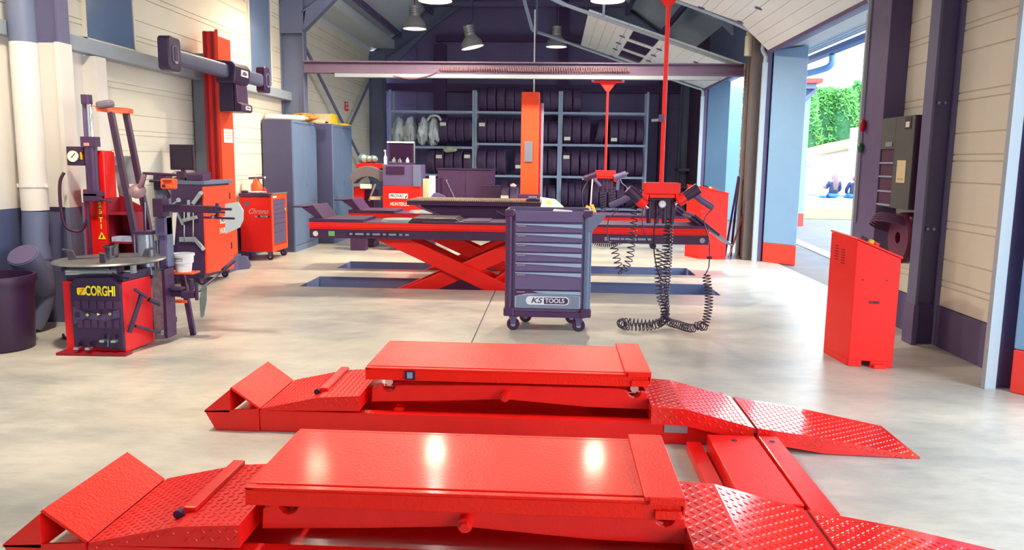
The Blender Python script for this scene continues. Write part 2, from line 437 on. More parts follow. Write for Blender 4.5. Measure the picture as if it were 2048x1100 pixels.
# portal frames
def frame(Y, num, label, left=True, right=True, rafters=True):
    m = MB(); fw = .16; tf = .02
    def ibeam(x_in, x_out, z1, z0=0):
        s_ = 1 if x_out > x_in else -1
        m.box(x_in, x_in+s_*tf, Y-fw/2, Y+fw/2, z0, z1); m.box(x_out-s_*tf, x_out, Y-fw/2, Y+fw/2, z0, z1)
        m.box(x_in+s_*tf, x_out-s_*tf, Y-.006, Y+.006, z0, z1)
    if left and Y > 7: m.box(WL+.023, -4.092, Y-.079, Y+.079, 3.45, 4.0)
    if left: ibeam(-4.09, WL+.055 if Y < 7 else WL+.002, 3.9)
    if right: ibeam(2.96, WR-.002, 3.8)
    if rafters:
        d = .34
        for sg, xe in ((1, WL), (-1, WR)):
            a = Vector((xe, Y, EZ-.1)); c = Vector((RX, Y, RZ-.1)); dr = (c-a).normalized(); nn = Vector((dr.z*sg, 0, -dr.x*sg))
            if nn.z > 0: nn = -nn
            for off in (0, d-.02):
                m.hexa([a+nn*off+Vector((0, -fw/2, 0)), c+nn*off+Vector((0, -fw/2, 0)), c+nn*off+Vector((0, fw/2, 0)), a+nn*off+Vector((0, fw/2, 0))],
                       [a+nn*(off+.02)+Vector((0, -fw/2, 0)), c+nn*(off+.02)+Vector((0, -fw/2, 0)), c+nn*(off+.02)+Vector((0, fw/2, 0)), a+nn*(off+.02)+Vector((0, fw/2, 0))])
            m.hexa([a+Vector((0, -.006, 0)), c+Vector((0, -.006, 0)), c+Vector((0, .006, 0)), a+Vector((0, .006, 0))],
                   [a+nn*d+Vector((0, -.006, 0)), c+nn*d+Vector((0, -.006, 0)), c+nn*d+Vector((0, .006, 0)), a+nn*d+Vector((0, .006, 0))])
            # haunch
            k = Vector((xe+sg*.37, Y, EZ-.55)); k2 = a+dr*1.6+nn*d; k3 = a+dr*.3+nn*d
            m.prism([(k.x, k.z), (k2.x, k2.z), (k3.x, k3.z)], 'y', Y-fw/2, Y+fw/2)
    return struct('trim_%d' % num, m, GREY if Y > 7 else mat('plum_grey_steel', (100, 100, 136), .5, noise=.08), label, base=(WL, Y, 0))


f1 = frame(6.58, 4, 'grey steel portal frame nearest the camera', rafters=False)
f2 = frame(13.08, 5, 'grey steel portal frame at mid room carrying the hoist beam', right=False)
f3 = frame(19.3, 6, 'grey steel portal frame against the back wall')
# painted lower parts on the near left column
MB().box(-4.125, -4.085, 6.49, 6.67, 1.01, 2.37).build('painted_sleeve', WPAINT, f1)
MB().box(-4.43, -4.126, 6.545, 6.571, 1.01, 2.37).build('painted_sleeve', WPAINT, f1)
MB().box(-4.125, -4.085, 6.49, 6.67, 0, 1.01).build('painted_sleeve', GREY, f1)
MB().box(2.95, 2.99, 6.49, 6.67, 0, .33).build('painted_base', GREYD, f1)
MB().box(2.991, 3.14, 6.55, 6.571, 0, .33).build('painted_base', GREYD, f1)
bo = MB()
for z in (.95, 1.95, 2.85):
    for x in (3.03, 3.08): bo.cyl((x, 6.575, z), (x, 6.545, z), .012, n=8)
bo.build('bolt', GREYL, f1)
# collar ties seen in the roof
ct = MB(); ct.box(-3.3, 2.0, 13.02, 13.14, 5.55, 5.65); ct.box(-2.9, 1.6, 19.1, 19.2, 5.02, 5.12)
ct.bar((RX-.1, 13.08, 6.3), (-.2, 13.08, 5.6), .06, .06); ct.bar((RX-1.4, 19.15, 5.1), (RX, 19.15, 6.3), .08, .08); ct.bar((RX+1.4, 19.15, 5.1), (RX, 19.15, 6.3), .08, .08)
struct('trim_7', ct, GREYD, 'dark collar ties and struts under the roof ridge')
# wall braces (left, bay 13-19)
for i, (a, c) in enumerate((((-4.3, 13.3, 3.55), (-4.3, 19.0, .75)), ((-4.37, 19.2, 3.45), (-4.37, 13.3, .05)))):
    struct('trim_%d' % (8+i), MB().cyl(a, c, .03, n=10), GREY, ['long diagonal steel brace on the left wall falling towards the back', 'long diagonal steel brace on the left wall rising towards the back'][i])

# hoist beam with rail at Y=13
hb = MB(); hb.box(-4.07, 2.99, 12.92, 12.96, 2.82, 3.0); hb.box(-4.07, 2.99, 12.86, 13.02, 2.985, 3.005); hb.box(-4.07, 2.99, 12.86, 13.02, 2.815, 2.835)
beam = struct('trim_10', hb, mat('purple_grey_steel', (104, 84, 112), .5, noise=.1), 'long horizontal steel crossbeam spanning the workshop')
al = MB().box(-3.55, 2.6, 12.86, 12.98, 2.75, 2.81)
rr = al.build('hanging_rail', mat('rail_grey', (140, 148, 158), .5), beam)
cc = MB()
x = -1.8
pts = []
for i in range(0, 78*10):
    t = i/10.; pts.append((-1.85+t*.0385, 12.83+.025*cos(t*2*pi), 2.885+.035*sin(t*2*pi)))
cc.tube(pts, .009, 5); cc.tube(smoothpath([(-2.6, 12.86, 2.77), (-2.3, 12.85, 2.73), (-2.0, 12.84, 2.79), (-1.85, 12.84, 2.88)], 6), .009, 5)
tag(cc.build('coiled_air_hose', mat('brown_hose', (120, 84, 92), .5)), 'long coiled hose stretched along the steel crossbeam', 'hose')
hb2 = MB(); hb2.box(-4.05, 2.95, 7.13, 7.17, 3.0, 3.2); hb2.box(-4.05, 2.95, 7.07, 7.23, 3.19, 3.21); hb2.box(-4.05, 2.95, 7.07, 7.23, 2.98, 3.0); hb2.box(-3.5, 2.6, 7.09, 7.21, 2.93, 2.98)
struct('trim_11', hb2, MATS['purple_grey_steel'], 'near horizontal steel crossbeam above the frame')

# ------------------------------------------------------------------ sectional doors
def sect_door(num, y0, y1, prof, label, win=None, sec=.6, tx=0.):
    """prof: (x,z) from the opening up along the roof"""
    L = []; pts = [Vector((p[0], 0, p[1])) for p in prof]
    # resample to sections
    d = MB(); gr = MB(); hinge = MB()
    def along(s_):
        i = 0
        while i < len(pts)-2 and s_ > (pts[i+1]-pts[i]).length: s_ -= (pts[i+1]-pts[i]).length; i += 1
        t = (pts[i+1]-pts[i]).normalized(); return pts[i]+t*s_, t
    tot = sum((pts[i+1]-pts[i]).length for i in range(len(pts)-1)); ns = int(tot/sec+.3)
    for k in range(ns):
        p0, t0 = along(k*sec+.004); p1, t1 = along((k+1)*sec-.004); t = (p1-p0).normalized(); nn = Vector((t.z, 0, -t.x))
        if nn.z > 0: nn = -nn
        holes = []
        if win == k:
            ny = 3; ww = .95; gap = (y1-y0-.1-ny*ww)/(ny+1); ycur = y0+.05
            mgn = .11; a0 = p0+t*mgn; a1 = p1-t*mgn
            segs = [(p0, a0, y0+.05, y1-.05), (a1, p1, y0+.05, y1-.05)]
            yc = y0+.05
            for j in range(ny+1):
                segs.append((a0, a1, yc, yc+gap)); yc += gap+ww
        else:
            segs = [(p0, p1, y0+.05, y1-.05)]
        for a, c, ya, yb in segs:
            # ribs running along the door width; thin grooves
            nr = max(1, int((c-a).length/.145)); ll = (c-a).length/nr
            for r_ in range(nr):
                u = a+t*(r_*ll); v = a+t*((r_+1)*ll-(.004 if r_ < nr-1 else 0))
                d.add([u+Vector((0, ya, 0)), v+Vector((0, ya, 0)), v+Vector((0, yb, 0)), u+Vector((0, yb, 0)),
                       u-nn*.04+Vector((0, ya, 0)), v-nn*.04+Vector((0, ya, 0)), v-nn*.04+Vector((0, yb, 0)), u-nn*.04+Vector((0, yb, 0))],
                      [(0, 3, 2, 1), (4, 5, 6, 7), (0, 1, 5, 4), (1, 2, 6, 5), (2, 3, 7, 6), (3, 0, 4, 7)])
        if k:
            for f_ in (.0, .28, .5, .72, 1.):
                yy = y0+.1+(y1-y0-.2)*f_; hinge.bar(p0-t*.05+nn*.012+Vector((0, yy, 0)), p0+t*.05+nn*.012+Vector((0, yy, 0)), .05, .012)
        p0 = p0+Vector((0, y0+.05, 0))
    o = struct('door_%d' % num, d, mat('door_panel_white', (236, 242, 240), .5, noise=.05, nscale=2), label)
    hinge.build('hinge', GREYD, o)
    if win is not None:
        p0, t0 = along(win*sec+.12); p1, t1 = along((win+1)*sec-.12); t = (p1-p0).normalized(); nn = Vector((t.z, 0, -t.x)); nn = -nn if nn.z > 0 else nn
        g_ = MB(); g_.hexa([p0+Vector((0, y0+.1, 0))-nn*.01, p1+Vector((0, y0+.1, 0))-nn*.01, p1+Vector((0, y1-.1, 0))-nn*.01, p0+Vector((0, y1-.1, 0))-nn*.01],
                           [p0+Vector((0, y0+.1, 0))-nn*.03, p1+Vector((0, y0+.1, 0))-nn*.03, p1+Vector((0, y1-.1, 0))-nn*.03, p0+Vector((0, y1-.1, 0))-nn*.03])
        g_.build('glazing', mat('door_glazing', (44, 20, 60), .2), o)
    # tracks
    tr = MB()
    for yy, s_ in ((y0, 1), (y1, -1)):
        path = [Vector((prof[0][0]-.03, yy, 0.0)), Vector((prof[0][0]-.03, yy, prof[0][1]-.25))]
        tr.box(prof[0][0]-.07+tx, prof[0][0]+tx, yy-.025, yy+.025, .001, prof[0][1]-.15)
        cur = smoothpath([(prof[0][0]-.035, yy, prof[0][1]-.16), (prof[0][0]-.07, yy, prof[0][1]+.0)]+[(p[0], yy, p[1]-.03) for p in prof[1:]], 8)
        tr.tube(cur, .03, 6)
    tr.build('track', mat('galvanised_track', (168, 184, 196), .45, metal=.2), o)
    ang = MB()
    for yy, s_ in ((y0, -1), (y1, 1)):
        ang.box(prof[0][0]+tx, WR-.001, yy+s_*.03, yy+s_*.11, 0, 3.1)
    ang.build('frame', GREYD, o)
    sp = MB(); sp.box(prof[0][0]-.02, prof[0][0]+.03, y0+.05, y1-.05, prof[0][1]-.03, prof[0][1]+.02); sp.build('bottom_seal', GREYD, o)
    return o


d1 = sect_door(1, 8.12, 12.02, [(3.08, 3.07), (2.66, 3.47), (.05, 4.37)], 'white sectional garage door raised under the roof, the nearer of the two over openings')
d2 = sect_door(2, 13.12, 16.92, [(3.08, 2.98), (2.7, 3.10), (.12, 3.96)], 'white sectional garage door with dark windows raised over the far opening', win=2, sec=.68)
d3 = sect_door(3, 1.4, 5.24, [(3.08, 3.07), (2.66, 3.47), (.05, 4.37)], 'white sectional garage door raised over the opening nearest the camera', tx=-.14)
# hangers of door 2
hg = MB(); hg.cyl((-.42, 16.9, 4.05), (-.42, 16.9, 5.9), .025); hg.build('hanger', GREY, d2)
hx = MB(); hx.tube(smoothpath([(.12, 16.92, 3.93), (-.15, 16.92, 4.02), (-.5, 16.92, 4.13)], 5), .035, 6)
hx.bar((-.5, 16.92, 4.13), (-.75, 16.92, 4.95), .07, .07); hx.bar((.12, 13.12, 3.93), (-.7, 13.12, 4.3), .06, .06); hx.box(.72, .76, 13.1, 13.14, 3.75, 4.6); hx.build('track_extension', SHELF, d2)
# middle post right wall between near cladding and door 1
mp = MB(); mp.box(2.97, WR-.002, 7.46, 8.0, 0, 4.0)
struct('trim_12', mp, GREYD, 'dark steel jamb post on the right between cladding and the open door', bev=.006)
ca = MB()
for y in (7.9, 7.93): ca.cyl((2.96, y, .9), (2.96, y, 3.6), .006, n=6)
cbo = tag(ca.build('pull_cord', GREYL), 'thin vertical cords on the dark jamb post at the open door', 'cord')
hk = MB().sphere((2.945, 7.86, 1.83), .03, 10, (1, 1, 2.2)); hk.build('red_grip', mat('deep_red', (190, 14, 40), .4), cbo)
MB().sphere((2.945, 7.87, 1.62), .028, 10, (1, 1, 1.8)).build('green_grip', mat('deep_green', (40, 110, 60), .4), cbo)
# dark column block between door 1 and door 2
kb = MB(); kb.box(2.9, WR-.03, 12.14, 12.32, 0, 3.9); kb.box(2.98, 3.1, 12.75, 12.86, 0, 3.9)
struct('trim_13', kb, mat('brown_grey_column', (100, 92, 92), .55, noise=.1), 'brown grey steel column between the two open garage doors', bev=.005)
sm = MB(); sm.cyl((2.86, 12.3, 3.05), (2.86, 12.3, 3.33), .06); sm.box(2.83, 2.98, 12.25, 12.37, 3.33, 3.4)
tag(sm.build('wall_light', mat('lamp_glass', (200, 196, 170), .4)), 'small tubular wall light above the right end of the crossbeam', 'light')
chn = MB(); pts = [(2.88+.004*(i % 2), 12.55+.01*sin(i), 1.3+i*.03) for i in range(56)]
for p in pts: chn.lathe([(.011, -.004), (.018, 0), (.011, .004)], p, (random.random()-.5, 1, .2), 6, True)
tag(chn.build('hanging_chain', mat('brass_chain', (190, 160, 110), .4, metal=.6)), 'brass coloured hanging chain between the two open doors', 'chain')

# ------------------------------------------------------------------ outside right
pv = MB().box(3.34, 40, -10, 60, -.1, -.005)
pave = struct('pavement', pv, mat('outdoor_pavement', (98, 96, 98), .85, noise=.08, nscale=3, bump=.1, bscale=30), 'grey outdoor pavement beyond the open doors')
kp = MB(); a = P(1572, 474, 1).normalized()


def gz(px, py, z=0.):
    v = D+R*((px-1024)/F)-U*((py-550)/F); return CO+v*((z-CAMH)/v.z)


k0, k1, k2, k3 = gz(1572, 470), gz(1572, 478), gz(1668, 522), gz(1668, 509)
dirk = (gz(1668, 515)-gz(1572, 474)).normalized(); ca_ = gz(1572, 474)
kb_ = MB().bar(ca_-dirk*4+Vector((0, 0, -.02)), ca_+dirk*9+Vector((0, 0, -.02)), .22, .06)
kb_.build('kerb', mat('white_kerb', (200, 200, 198), .8), pave)


def pier(y, w_, num, label, xo=0.):
    m = MB(); x0 = 3.165; t = .004
    def pr_(z0, z1): m_ = MB(); m_.hexa([(3.165+xo, y+.02, z0), (3.52+xo, y-.42, z0), (3.62, y+w_, z0), (3.28, y+w_, z0)], [(3.165+xo, y+.02, z1), (3.52+xo, y-.42, z1), (3.62, y+w_, z1), (3.28, y+w_, z1)]); return m_
    o = struct('trim_%d' % num, pr_(.29, 3.1), BLUEF, label, bev=.01)
    pr_(0, .288).build('red_base', REDB, o, bev=.01)
    return o


pier(11.98, .95, 14, 'light blue exterior pier with red base between the two doors')
pier(16.9, .6, 15, 'light blue exterior pier beyond the far garage door')
pier(5.14, .15, 16, 'light blue exterior pier with red base at the right edge', -.17)
far = MB().box(5.66, 6.0, 19.33, 24, .3, 3.2)
wing = struct('trim_17', far, BLUEF, 'light blue far corner of the building wing outside with red base'); MB().box(5.65, 6.01, 19.32, 24, 0, .3).build('red_base', REDB, wing)
fe = MB(); fe.box(5.4, 6.12, 18.9, 24, 3.32, 3.42); fe.build('red_eave', REDB, wing); MB().cyl((6.05, 19.2, 3.2), (5.75, 19.2, 2.9), .06).build('gutter_bend', GREY, wing)
MB().box(5.5, 6.0, 19.0, 24, 3.2, 3.319).build('soffit', GREY, wing)
# facade seen through far door
fd = MB().box(3.7, 5.45, 21.0, 21.1, 0, 3.4); fd_o = struct('trim_18', fd, BLUEF, 'light blue facade of the wing seen through the far garage door')
fv = MB().box(4.35, 4.45, 20.93, 21.0, 0, 3.3); fv.build('downpipe', mat('facade_pipe', (86, 122, 180), .5), fd_o)
# eaves canopy outside door 1
cn = MB(); cn.box(3.32, 3.6, -2, 17.6, 3.12, 3.9)
can = struct('trim_19', cn, mat('white_fascia', (176, 186, 196), .5), 'white fascia and ribbed soffit of the exterior eaves')
so = MB()
for k in range(1, 9): so.box(3.6+(k-1)*.085, 3.6+(k-1)*.085+.068, -2, 14.9, 3.3, 3.32)
so.build('soffit_slat', mat('soffit_white', (140, 150, 160), .5), can)
gu = MB(); gu.prism([(4.27, 3.28), (4.27, 3.2), (4.32, 3.16), (4.39, 3.2), (4.39, 3.28)], 'y', -2, 14.9); gu.build('gutter', mat('gutter_blue', (96, 112, 150), .4), can)
MB().tube(smoothpath([(4.33, 13.0, 3.17), (4.33, 13.05, 3.02), (4.2, 13.3, 2.95), (3.7, 13.8, 2.85)], 6), .055, 10).build('downpipe', BLUEF, can, smooth=40)

# garden wall, grass, house, hedge
lw = MB().box(6.5, 26, 26.7, 27.0, 0, .33); lw.box(6.5, 26, 26.66, 27.04, .33, .37)
gw = struct('wall_garden', lw, mat('white_render', (190, 188, 182), .8, noise=.05), 'low white garden wall outside beyond the open door')
gs = MB().box(6, 26, 21.8, 26.6, -.05, .012)
tag(gs.build('grass', mat('dry_grass', (118, 124, 72), .9, noise=.3, nscale=9, bump=.5, bscale=60)), 'pale strip of grass before the low white wall', 'grass', kind='stuff')
hs_ = thing('house', (17, 40, 0), 'white rendered house with low orange tiled roof beyond the garden wall', 'house')
MB().prism([(13.05, 0), (24, 0), (24, 4.4), (16.4, 2.85), (13.05, 2.05)], 'y', 40, 46).build('wall', mat('house_render', (200, 198, 196), .8), hs_)
MB().hexa([(12.9, 39.7, 1.95), (24.3, 39.7, 4.5), (24.3, 46.3, 4.5), (12.9, 46.3, 1.95)], [(12.9, 39.7, 2.13), (24.3, 39.7, 4.7), (24.3, 46.3, 4.7), (12.9, 46.3, 2.13)]).build('roof', mat('roof_tile', (236, 150, 120), .8, noise=.2, nscale=5), hs_)
tag(MB().box(13.98, 16.5, 37.5, 38.8, 1.95, 3.2).build('roof_tank', WHITE, hs_), None)
gp = MB(); gp.box(9.25, 9.6, 30.5, 30.8, 0, 1.42); gp.box(9.15, 9.68, 30.4, 30.9, 1.42, 1.5); gp.box(8.8, 9.25, 30.55, 30.75, 0, 1.35)
tag(gp.build('gate_pillar', MATS['white_render']), 'white capped gate pillar beside the hedge outside', 'pillar')
random.seed(4)


def tree(cx, cy, rx, h, label, ncl=900, z0=0.):
    t = thing('hedge_tree', (cx, cy, 0), label, 'tree', 'tall green conifers behind the house')
    MB().cyl((cx, cy, 0), (cx, cy, h*.7), .16, .06, 8).build('trunk', mat('bark', (110, 90, 80), .9), t)
    m = MB()
    for i in range(ncl*6):
        zz = random.random()**.8; a = random.random()*2*pi; rr_ = rx*(1-.55*zz**2.2)*(.78+.24*random.random())*(.86+.14*sin(7*zz+3*a))
        p = Vector((cx+rr_*cos(a), cy+rr_*sin(a)*.8, z0+.2+zz*(h-.2)))
        s_ = .09+.12*random.random(); d1_ = Vector((random.uniform(-1, 1), random.uniform(-1, 1), random.uniform(-.6, 1))).normalized(); d2_ = d1_.orthogonal().normalized()
        m.quad(p, p+d1_*s_+d2_*s_*.4, p+d1_*s_*2, p+d1_*s_-d2_*s_*.4)
    m.build('foliage', mat('conifer_green', (112, 190, 96), .7, noise=.5, nscale=1.6, rgb2=(40, 120, 66)), t)
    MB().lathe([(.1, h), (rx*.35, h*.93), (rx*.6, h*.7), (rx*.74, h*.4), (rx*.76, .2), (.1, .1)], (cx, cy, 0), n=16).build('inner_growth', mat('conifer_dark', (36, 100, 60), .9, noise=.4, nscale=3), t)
    return t


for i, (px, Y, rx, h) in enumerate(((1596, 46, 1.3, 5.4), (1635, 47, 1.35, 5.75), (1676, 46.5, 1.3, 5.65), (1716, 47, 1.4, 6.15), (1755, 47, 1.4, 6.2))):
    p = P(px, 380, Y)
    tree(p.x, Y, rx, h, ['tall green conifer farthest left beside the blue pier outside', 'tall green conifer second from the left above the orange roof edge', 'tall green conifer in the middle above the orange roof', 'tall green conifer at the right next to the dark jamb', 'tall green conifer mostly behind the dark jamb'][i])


# people outside (far away, sitting on the garden wall)
def person(name, base, joints, edges, radii, m, label, clothes, hair):
    t = thing('person', base, label, 'person')
    me = bpy.data.meshes.new('body'); me.from_pydata(joints, edges, [])
    o = bpy.data.objects.new('body', me); C.objects.link(o); o.parent = t; me.materials.append(m)
    sk = o.modifiers.new('skin', 'SKIN')
    for i, r_ in enumerate(radii): me.skin_vertices[0].data[i].radius = (r_, r_)
    me.skin_vertices[0].data[0].use_root = True
    ss = o.modifiers.new('sub', 'SUBSURF'); ss.levels = 1; ss.render_levels = 2
    for f_ in clothes: f_(t)
    hair(t); return t


SKIN = mat('skin', (222, 170, 150), .6); JEAN = mat('blue_jeans', (60, 120, 200), .8); NAVY = mat('navy_jumper', (44, 58, 104), .8); HAIR = mat('brown_hair', (120, 96, 104), .6)


def skinpart(name, joints, edges, radii, m, parent):
    me = bpy.data.meshes.new(name); me.from_pydata(joints, edges, []); o = bpy.data.objects.new(name, me); C.objects.link(o); o.parent = parent; me.materials.append(m)
    o.modifiers.new('skin', 'SKIN')
    for i, r_ in enumerate(radii): me.skin_vertices[0].data[i].radius = r_ if isinstance(r_, tuple) else (r_, r_)
    me.skin_vertices[0].data[0].use_root = True
    ss = o.modifiers.new('sub', 'SUBSURF'); ss.levels = 1; ss.render_levels = 2
    return o


def seated(base, sc, label, top, hairlen, lean=0.):
    t = thing('person', base, label, 'person')
    s_ = sc
    J = [(0, 0, .09), (0, 0, .3), (0, .0, .5), (0, 0, .6), (0, .01, .68), (.17, 0, .52), (.24, .1, .3), (.16, .28, .16), (-.17, 0, .52), (-.24, .1, .3), (-.16, .28, .16),
         (.1, .2, .08), (.11, .48, .06), (.11, .5, -.34), (-.1, .2, .08), (-.11, .48, .06), (-.11, .5, -.34)]
    J = [tuple(c*s_ for c in j) for j in J]
    E_ = [(0, 1), (1, 2), (2, 3), (3, 4), (2, 5), (5, 6), (6, 7), (2, 8), (8, 9), (9, 10), (0, 11), (11, 12), (12, 13), (0, 14), (14, 15), (15, 16)]
    rad = [.06, .07, .14, .055, .09, .06, .045, .035, .06, .045, .035, .085, .06, .045, .085, .06, .045]
    skinpart('body', J, E_, [r_*s_ for r_ in rad], SKIN, t)
    skinpart('jumper', [tuple(c*s_ for c in j) for j in [(0, 0, .27), (0, 0, .36), (0, 0, .5), (.17, 0, .52), (.24, .1, .3), (.17, .27, .17), (-.17, 0, .52), (-.24, .1, .3), (-.17, .27, .17)]],
             [(0, 1), (1, 2), (2, 3), (3, 4), (4, 5), (2, 6), (6, 7), (7, 8)], [(.155*s_, .13*s_), (.15*s_, .13*s_), (.16*s_, .14*s_), .075*s_, .065*s_, .05*s_, .075*s_, .065*s_, .05*s_], top, t)
    skinpart('trousers', [tuple(c*s_ for c in j) for j in [(0, 0, .1), (.1, .2, .08), (.11, .48, .06), (.11, .5, -.3), (-.1, .2, .08), (-.11, .48, .06), (-.11, .5, -.3), (0, 0, .28)]],
             [(0, 1), (1, 2), (2, 3), (0, 4), (4, 5), (5, 6), (0, 7)], [.2*s_, .115*s_, .08*s_, .065*s_, .115*s_, .08*s_, .065*s_, .165*s_], JEAN, t)
    MB().tube([(0, 0, .17*s_), (0, 0, .2*s_), (0, 0, .38*s_), (0, 0, .52*s_), (0, 0, .585*s_)], .1, 16, rs=[.13*s_, .155*s_, .15*s_, .17*s_, .06*s_]).build('jumper_back', top, t, smooth=60, local=True)
    MB().sphere((0, .03*s_, .105*s_), .17*s_, 16, (1.1, .95, .62)).build('trouser_seat', JEAN, t, smooth=60, local=True)
    hm = MB(); hm.sphere((0, 0, 0), .108*s_, 14, (1, 1.1, 1.18)); hm.v = [v+Vector((0, -.02*s_, .705*s_)) for v in hm.v]
    if hairlen: hm.tube([(0, -.07*s_, .72*s_), (0, -.12*s_, .6*s_), (0, -.15*s_, .45*s_), (0, -.15*s_, (.7-hairlen)*s_)], .1, 10, rs=[.09*s_, .1*s_, .09*s_, .05*s_])
    hm.build('hair', HAIR, t, smooth=60, local=True)
    return t


p = P(1667, 389, 26.85); seated((p.x, 26.85, .375), .97, 'person with long brown hair and navy top sitting on the low garden wall', NAVY, .42)
p = P(1648, 389, 26.85); seated((p.x, 26.85, .375), .52, 'small child in a white top sitting beside the long haired person', WHITE, .0)
p = P(1702, 389, 26.85); seated((p.x+.1, 26.85, .37), .95, 'person in dark top sitting on the garden wall next to the door jamb', NAVY, .0)


# ================================================================== foreground short rise lifts
LOZ = [(-.5, 0), (-.2, .5), (.2, .5), (.5, 0), (.2, -.5), (-.2, -.5)]


def tread(mb, o, ex, ey, nrm, nx, ny, pitch_=.028, L=.024, W=.0065, H=.0028):
    """raised lozenges of checker plate on the parallelogram o, ex*nx.., alternating direction"""
    ex = ex.normalized(); ey = ey.normalized()
    for i in range(nx):
        for j in range(ny):
            c = o+ex*(i+.5)*pitch_+ey*(j+.5)*pitch_
            a = pi/4 if (i+j) % 2 else -pi/4
            u = ex*cos(a)+ey*sin(a); v = ey*cos(a)-ex*sin(a)
            base = [c+u*L*x+v*W*y for x, y in LOZ]; top = [c+u*L*x*.7+v*W*y*.45+nrm*H for x, y in LOZ]
            mb.add(base+top, [(6, 7, 8, 9, 10, 11)]+[(k, (k+1) % 6, (k+1) % 6+6, k+6) for k in range(6)])


def ramp(parent, name, prof, y0a, y1a, y0b, y1b, m, side_tread=True):
    """prof: [(x, ztop, zbot), ...]; y edges interpolate from a (first) to b (last)"""
    mb = MB(); n_ = len(prof)
    def yy(t, s_): return (y0a+(y0b-y0a)*t) if s_ == 0 else (y1a+(y1b-y1a)*t)
    xs = [p[0] for p in prof]; T = [(x-xs[0])/(xs[-1]-xs[0]) for x in xs]
    vs = []
    for (x, zt, zb), t in zip(prof, T):
        vs += [(x, yy(t, 0), zb), (x, yy(t, 1), zb), (x, yy(t, 1), zt), (x, yy(t, 0), zt)]
    fs = [(0, 1, 2, 3), tuple(4*(n_-1)+k for k in (3, 2, 1, 0))]
    for i in range(n_-1):
        for k in range(4): fs.append((4*i+k, 4*i+(k+1) % 4, 4*i+4+(k+1) % 4, 4*i+4+k))
    mb.add(vs, fs)
    for i in range(n_-1):
        a = Vector((prof[i][0], yy(T[i], 0), prof[i][1])); c = Vector((prof[i+1][0], yy(T[i+1], 0), prof[i+1][1])); d_ = Vector((prof[i][0], yy(T[i], 1), prof[i][1]))
        ex = c-a; ey = Vector((0, 1, 0)); nrm = ex.normalized().cross(ey); nrm = nrm if nrm.z > 0 else -nrm
        ex2 = ex.normalized(); ey2 = (ey-ex2*ex2.dot(ey)).normalized()
        wd = min((d_-a).y, yy(T[i+1], 1)-yy(T[i+1], 0)); nx = int(ex.length/.028); ny = int(wd/.028)
        tread(mb, Vector((a.x, max(a.y, c.y), a.z))+(ex2*.0), ex2, Vector((0, 1, 0)), nrm, nx, ny)
        if side_tread:
            hh = (prof[i][1]-prof[i][2]+prof[i+1][1]-prof[i+1][2])/2
            nz = int(hh/.028)
            if nz > 0:
                down = Vector((0, 0, -1)); av = Vector((a.x, a.y-.0005, a.z-.004)); cv = Vector((c.x, c.y-.0005, c.z-.004))
                tread(mb, av, cv-av, down, Vector((0, -1, 0)), nx, nz)
    return mb.build(name, m, parent)


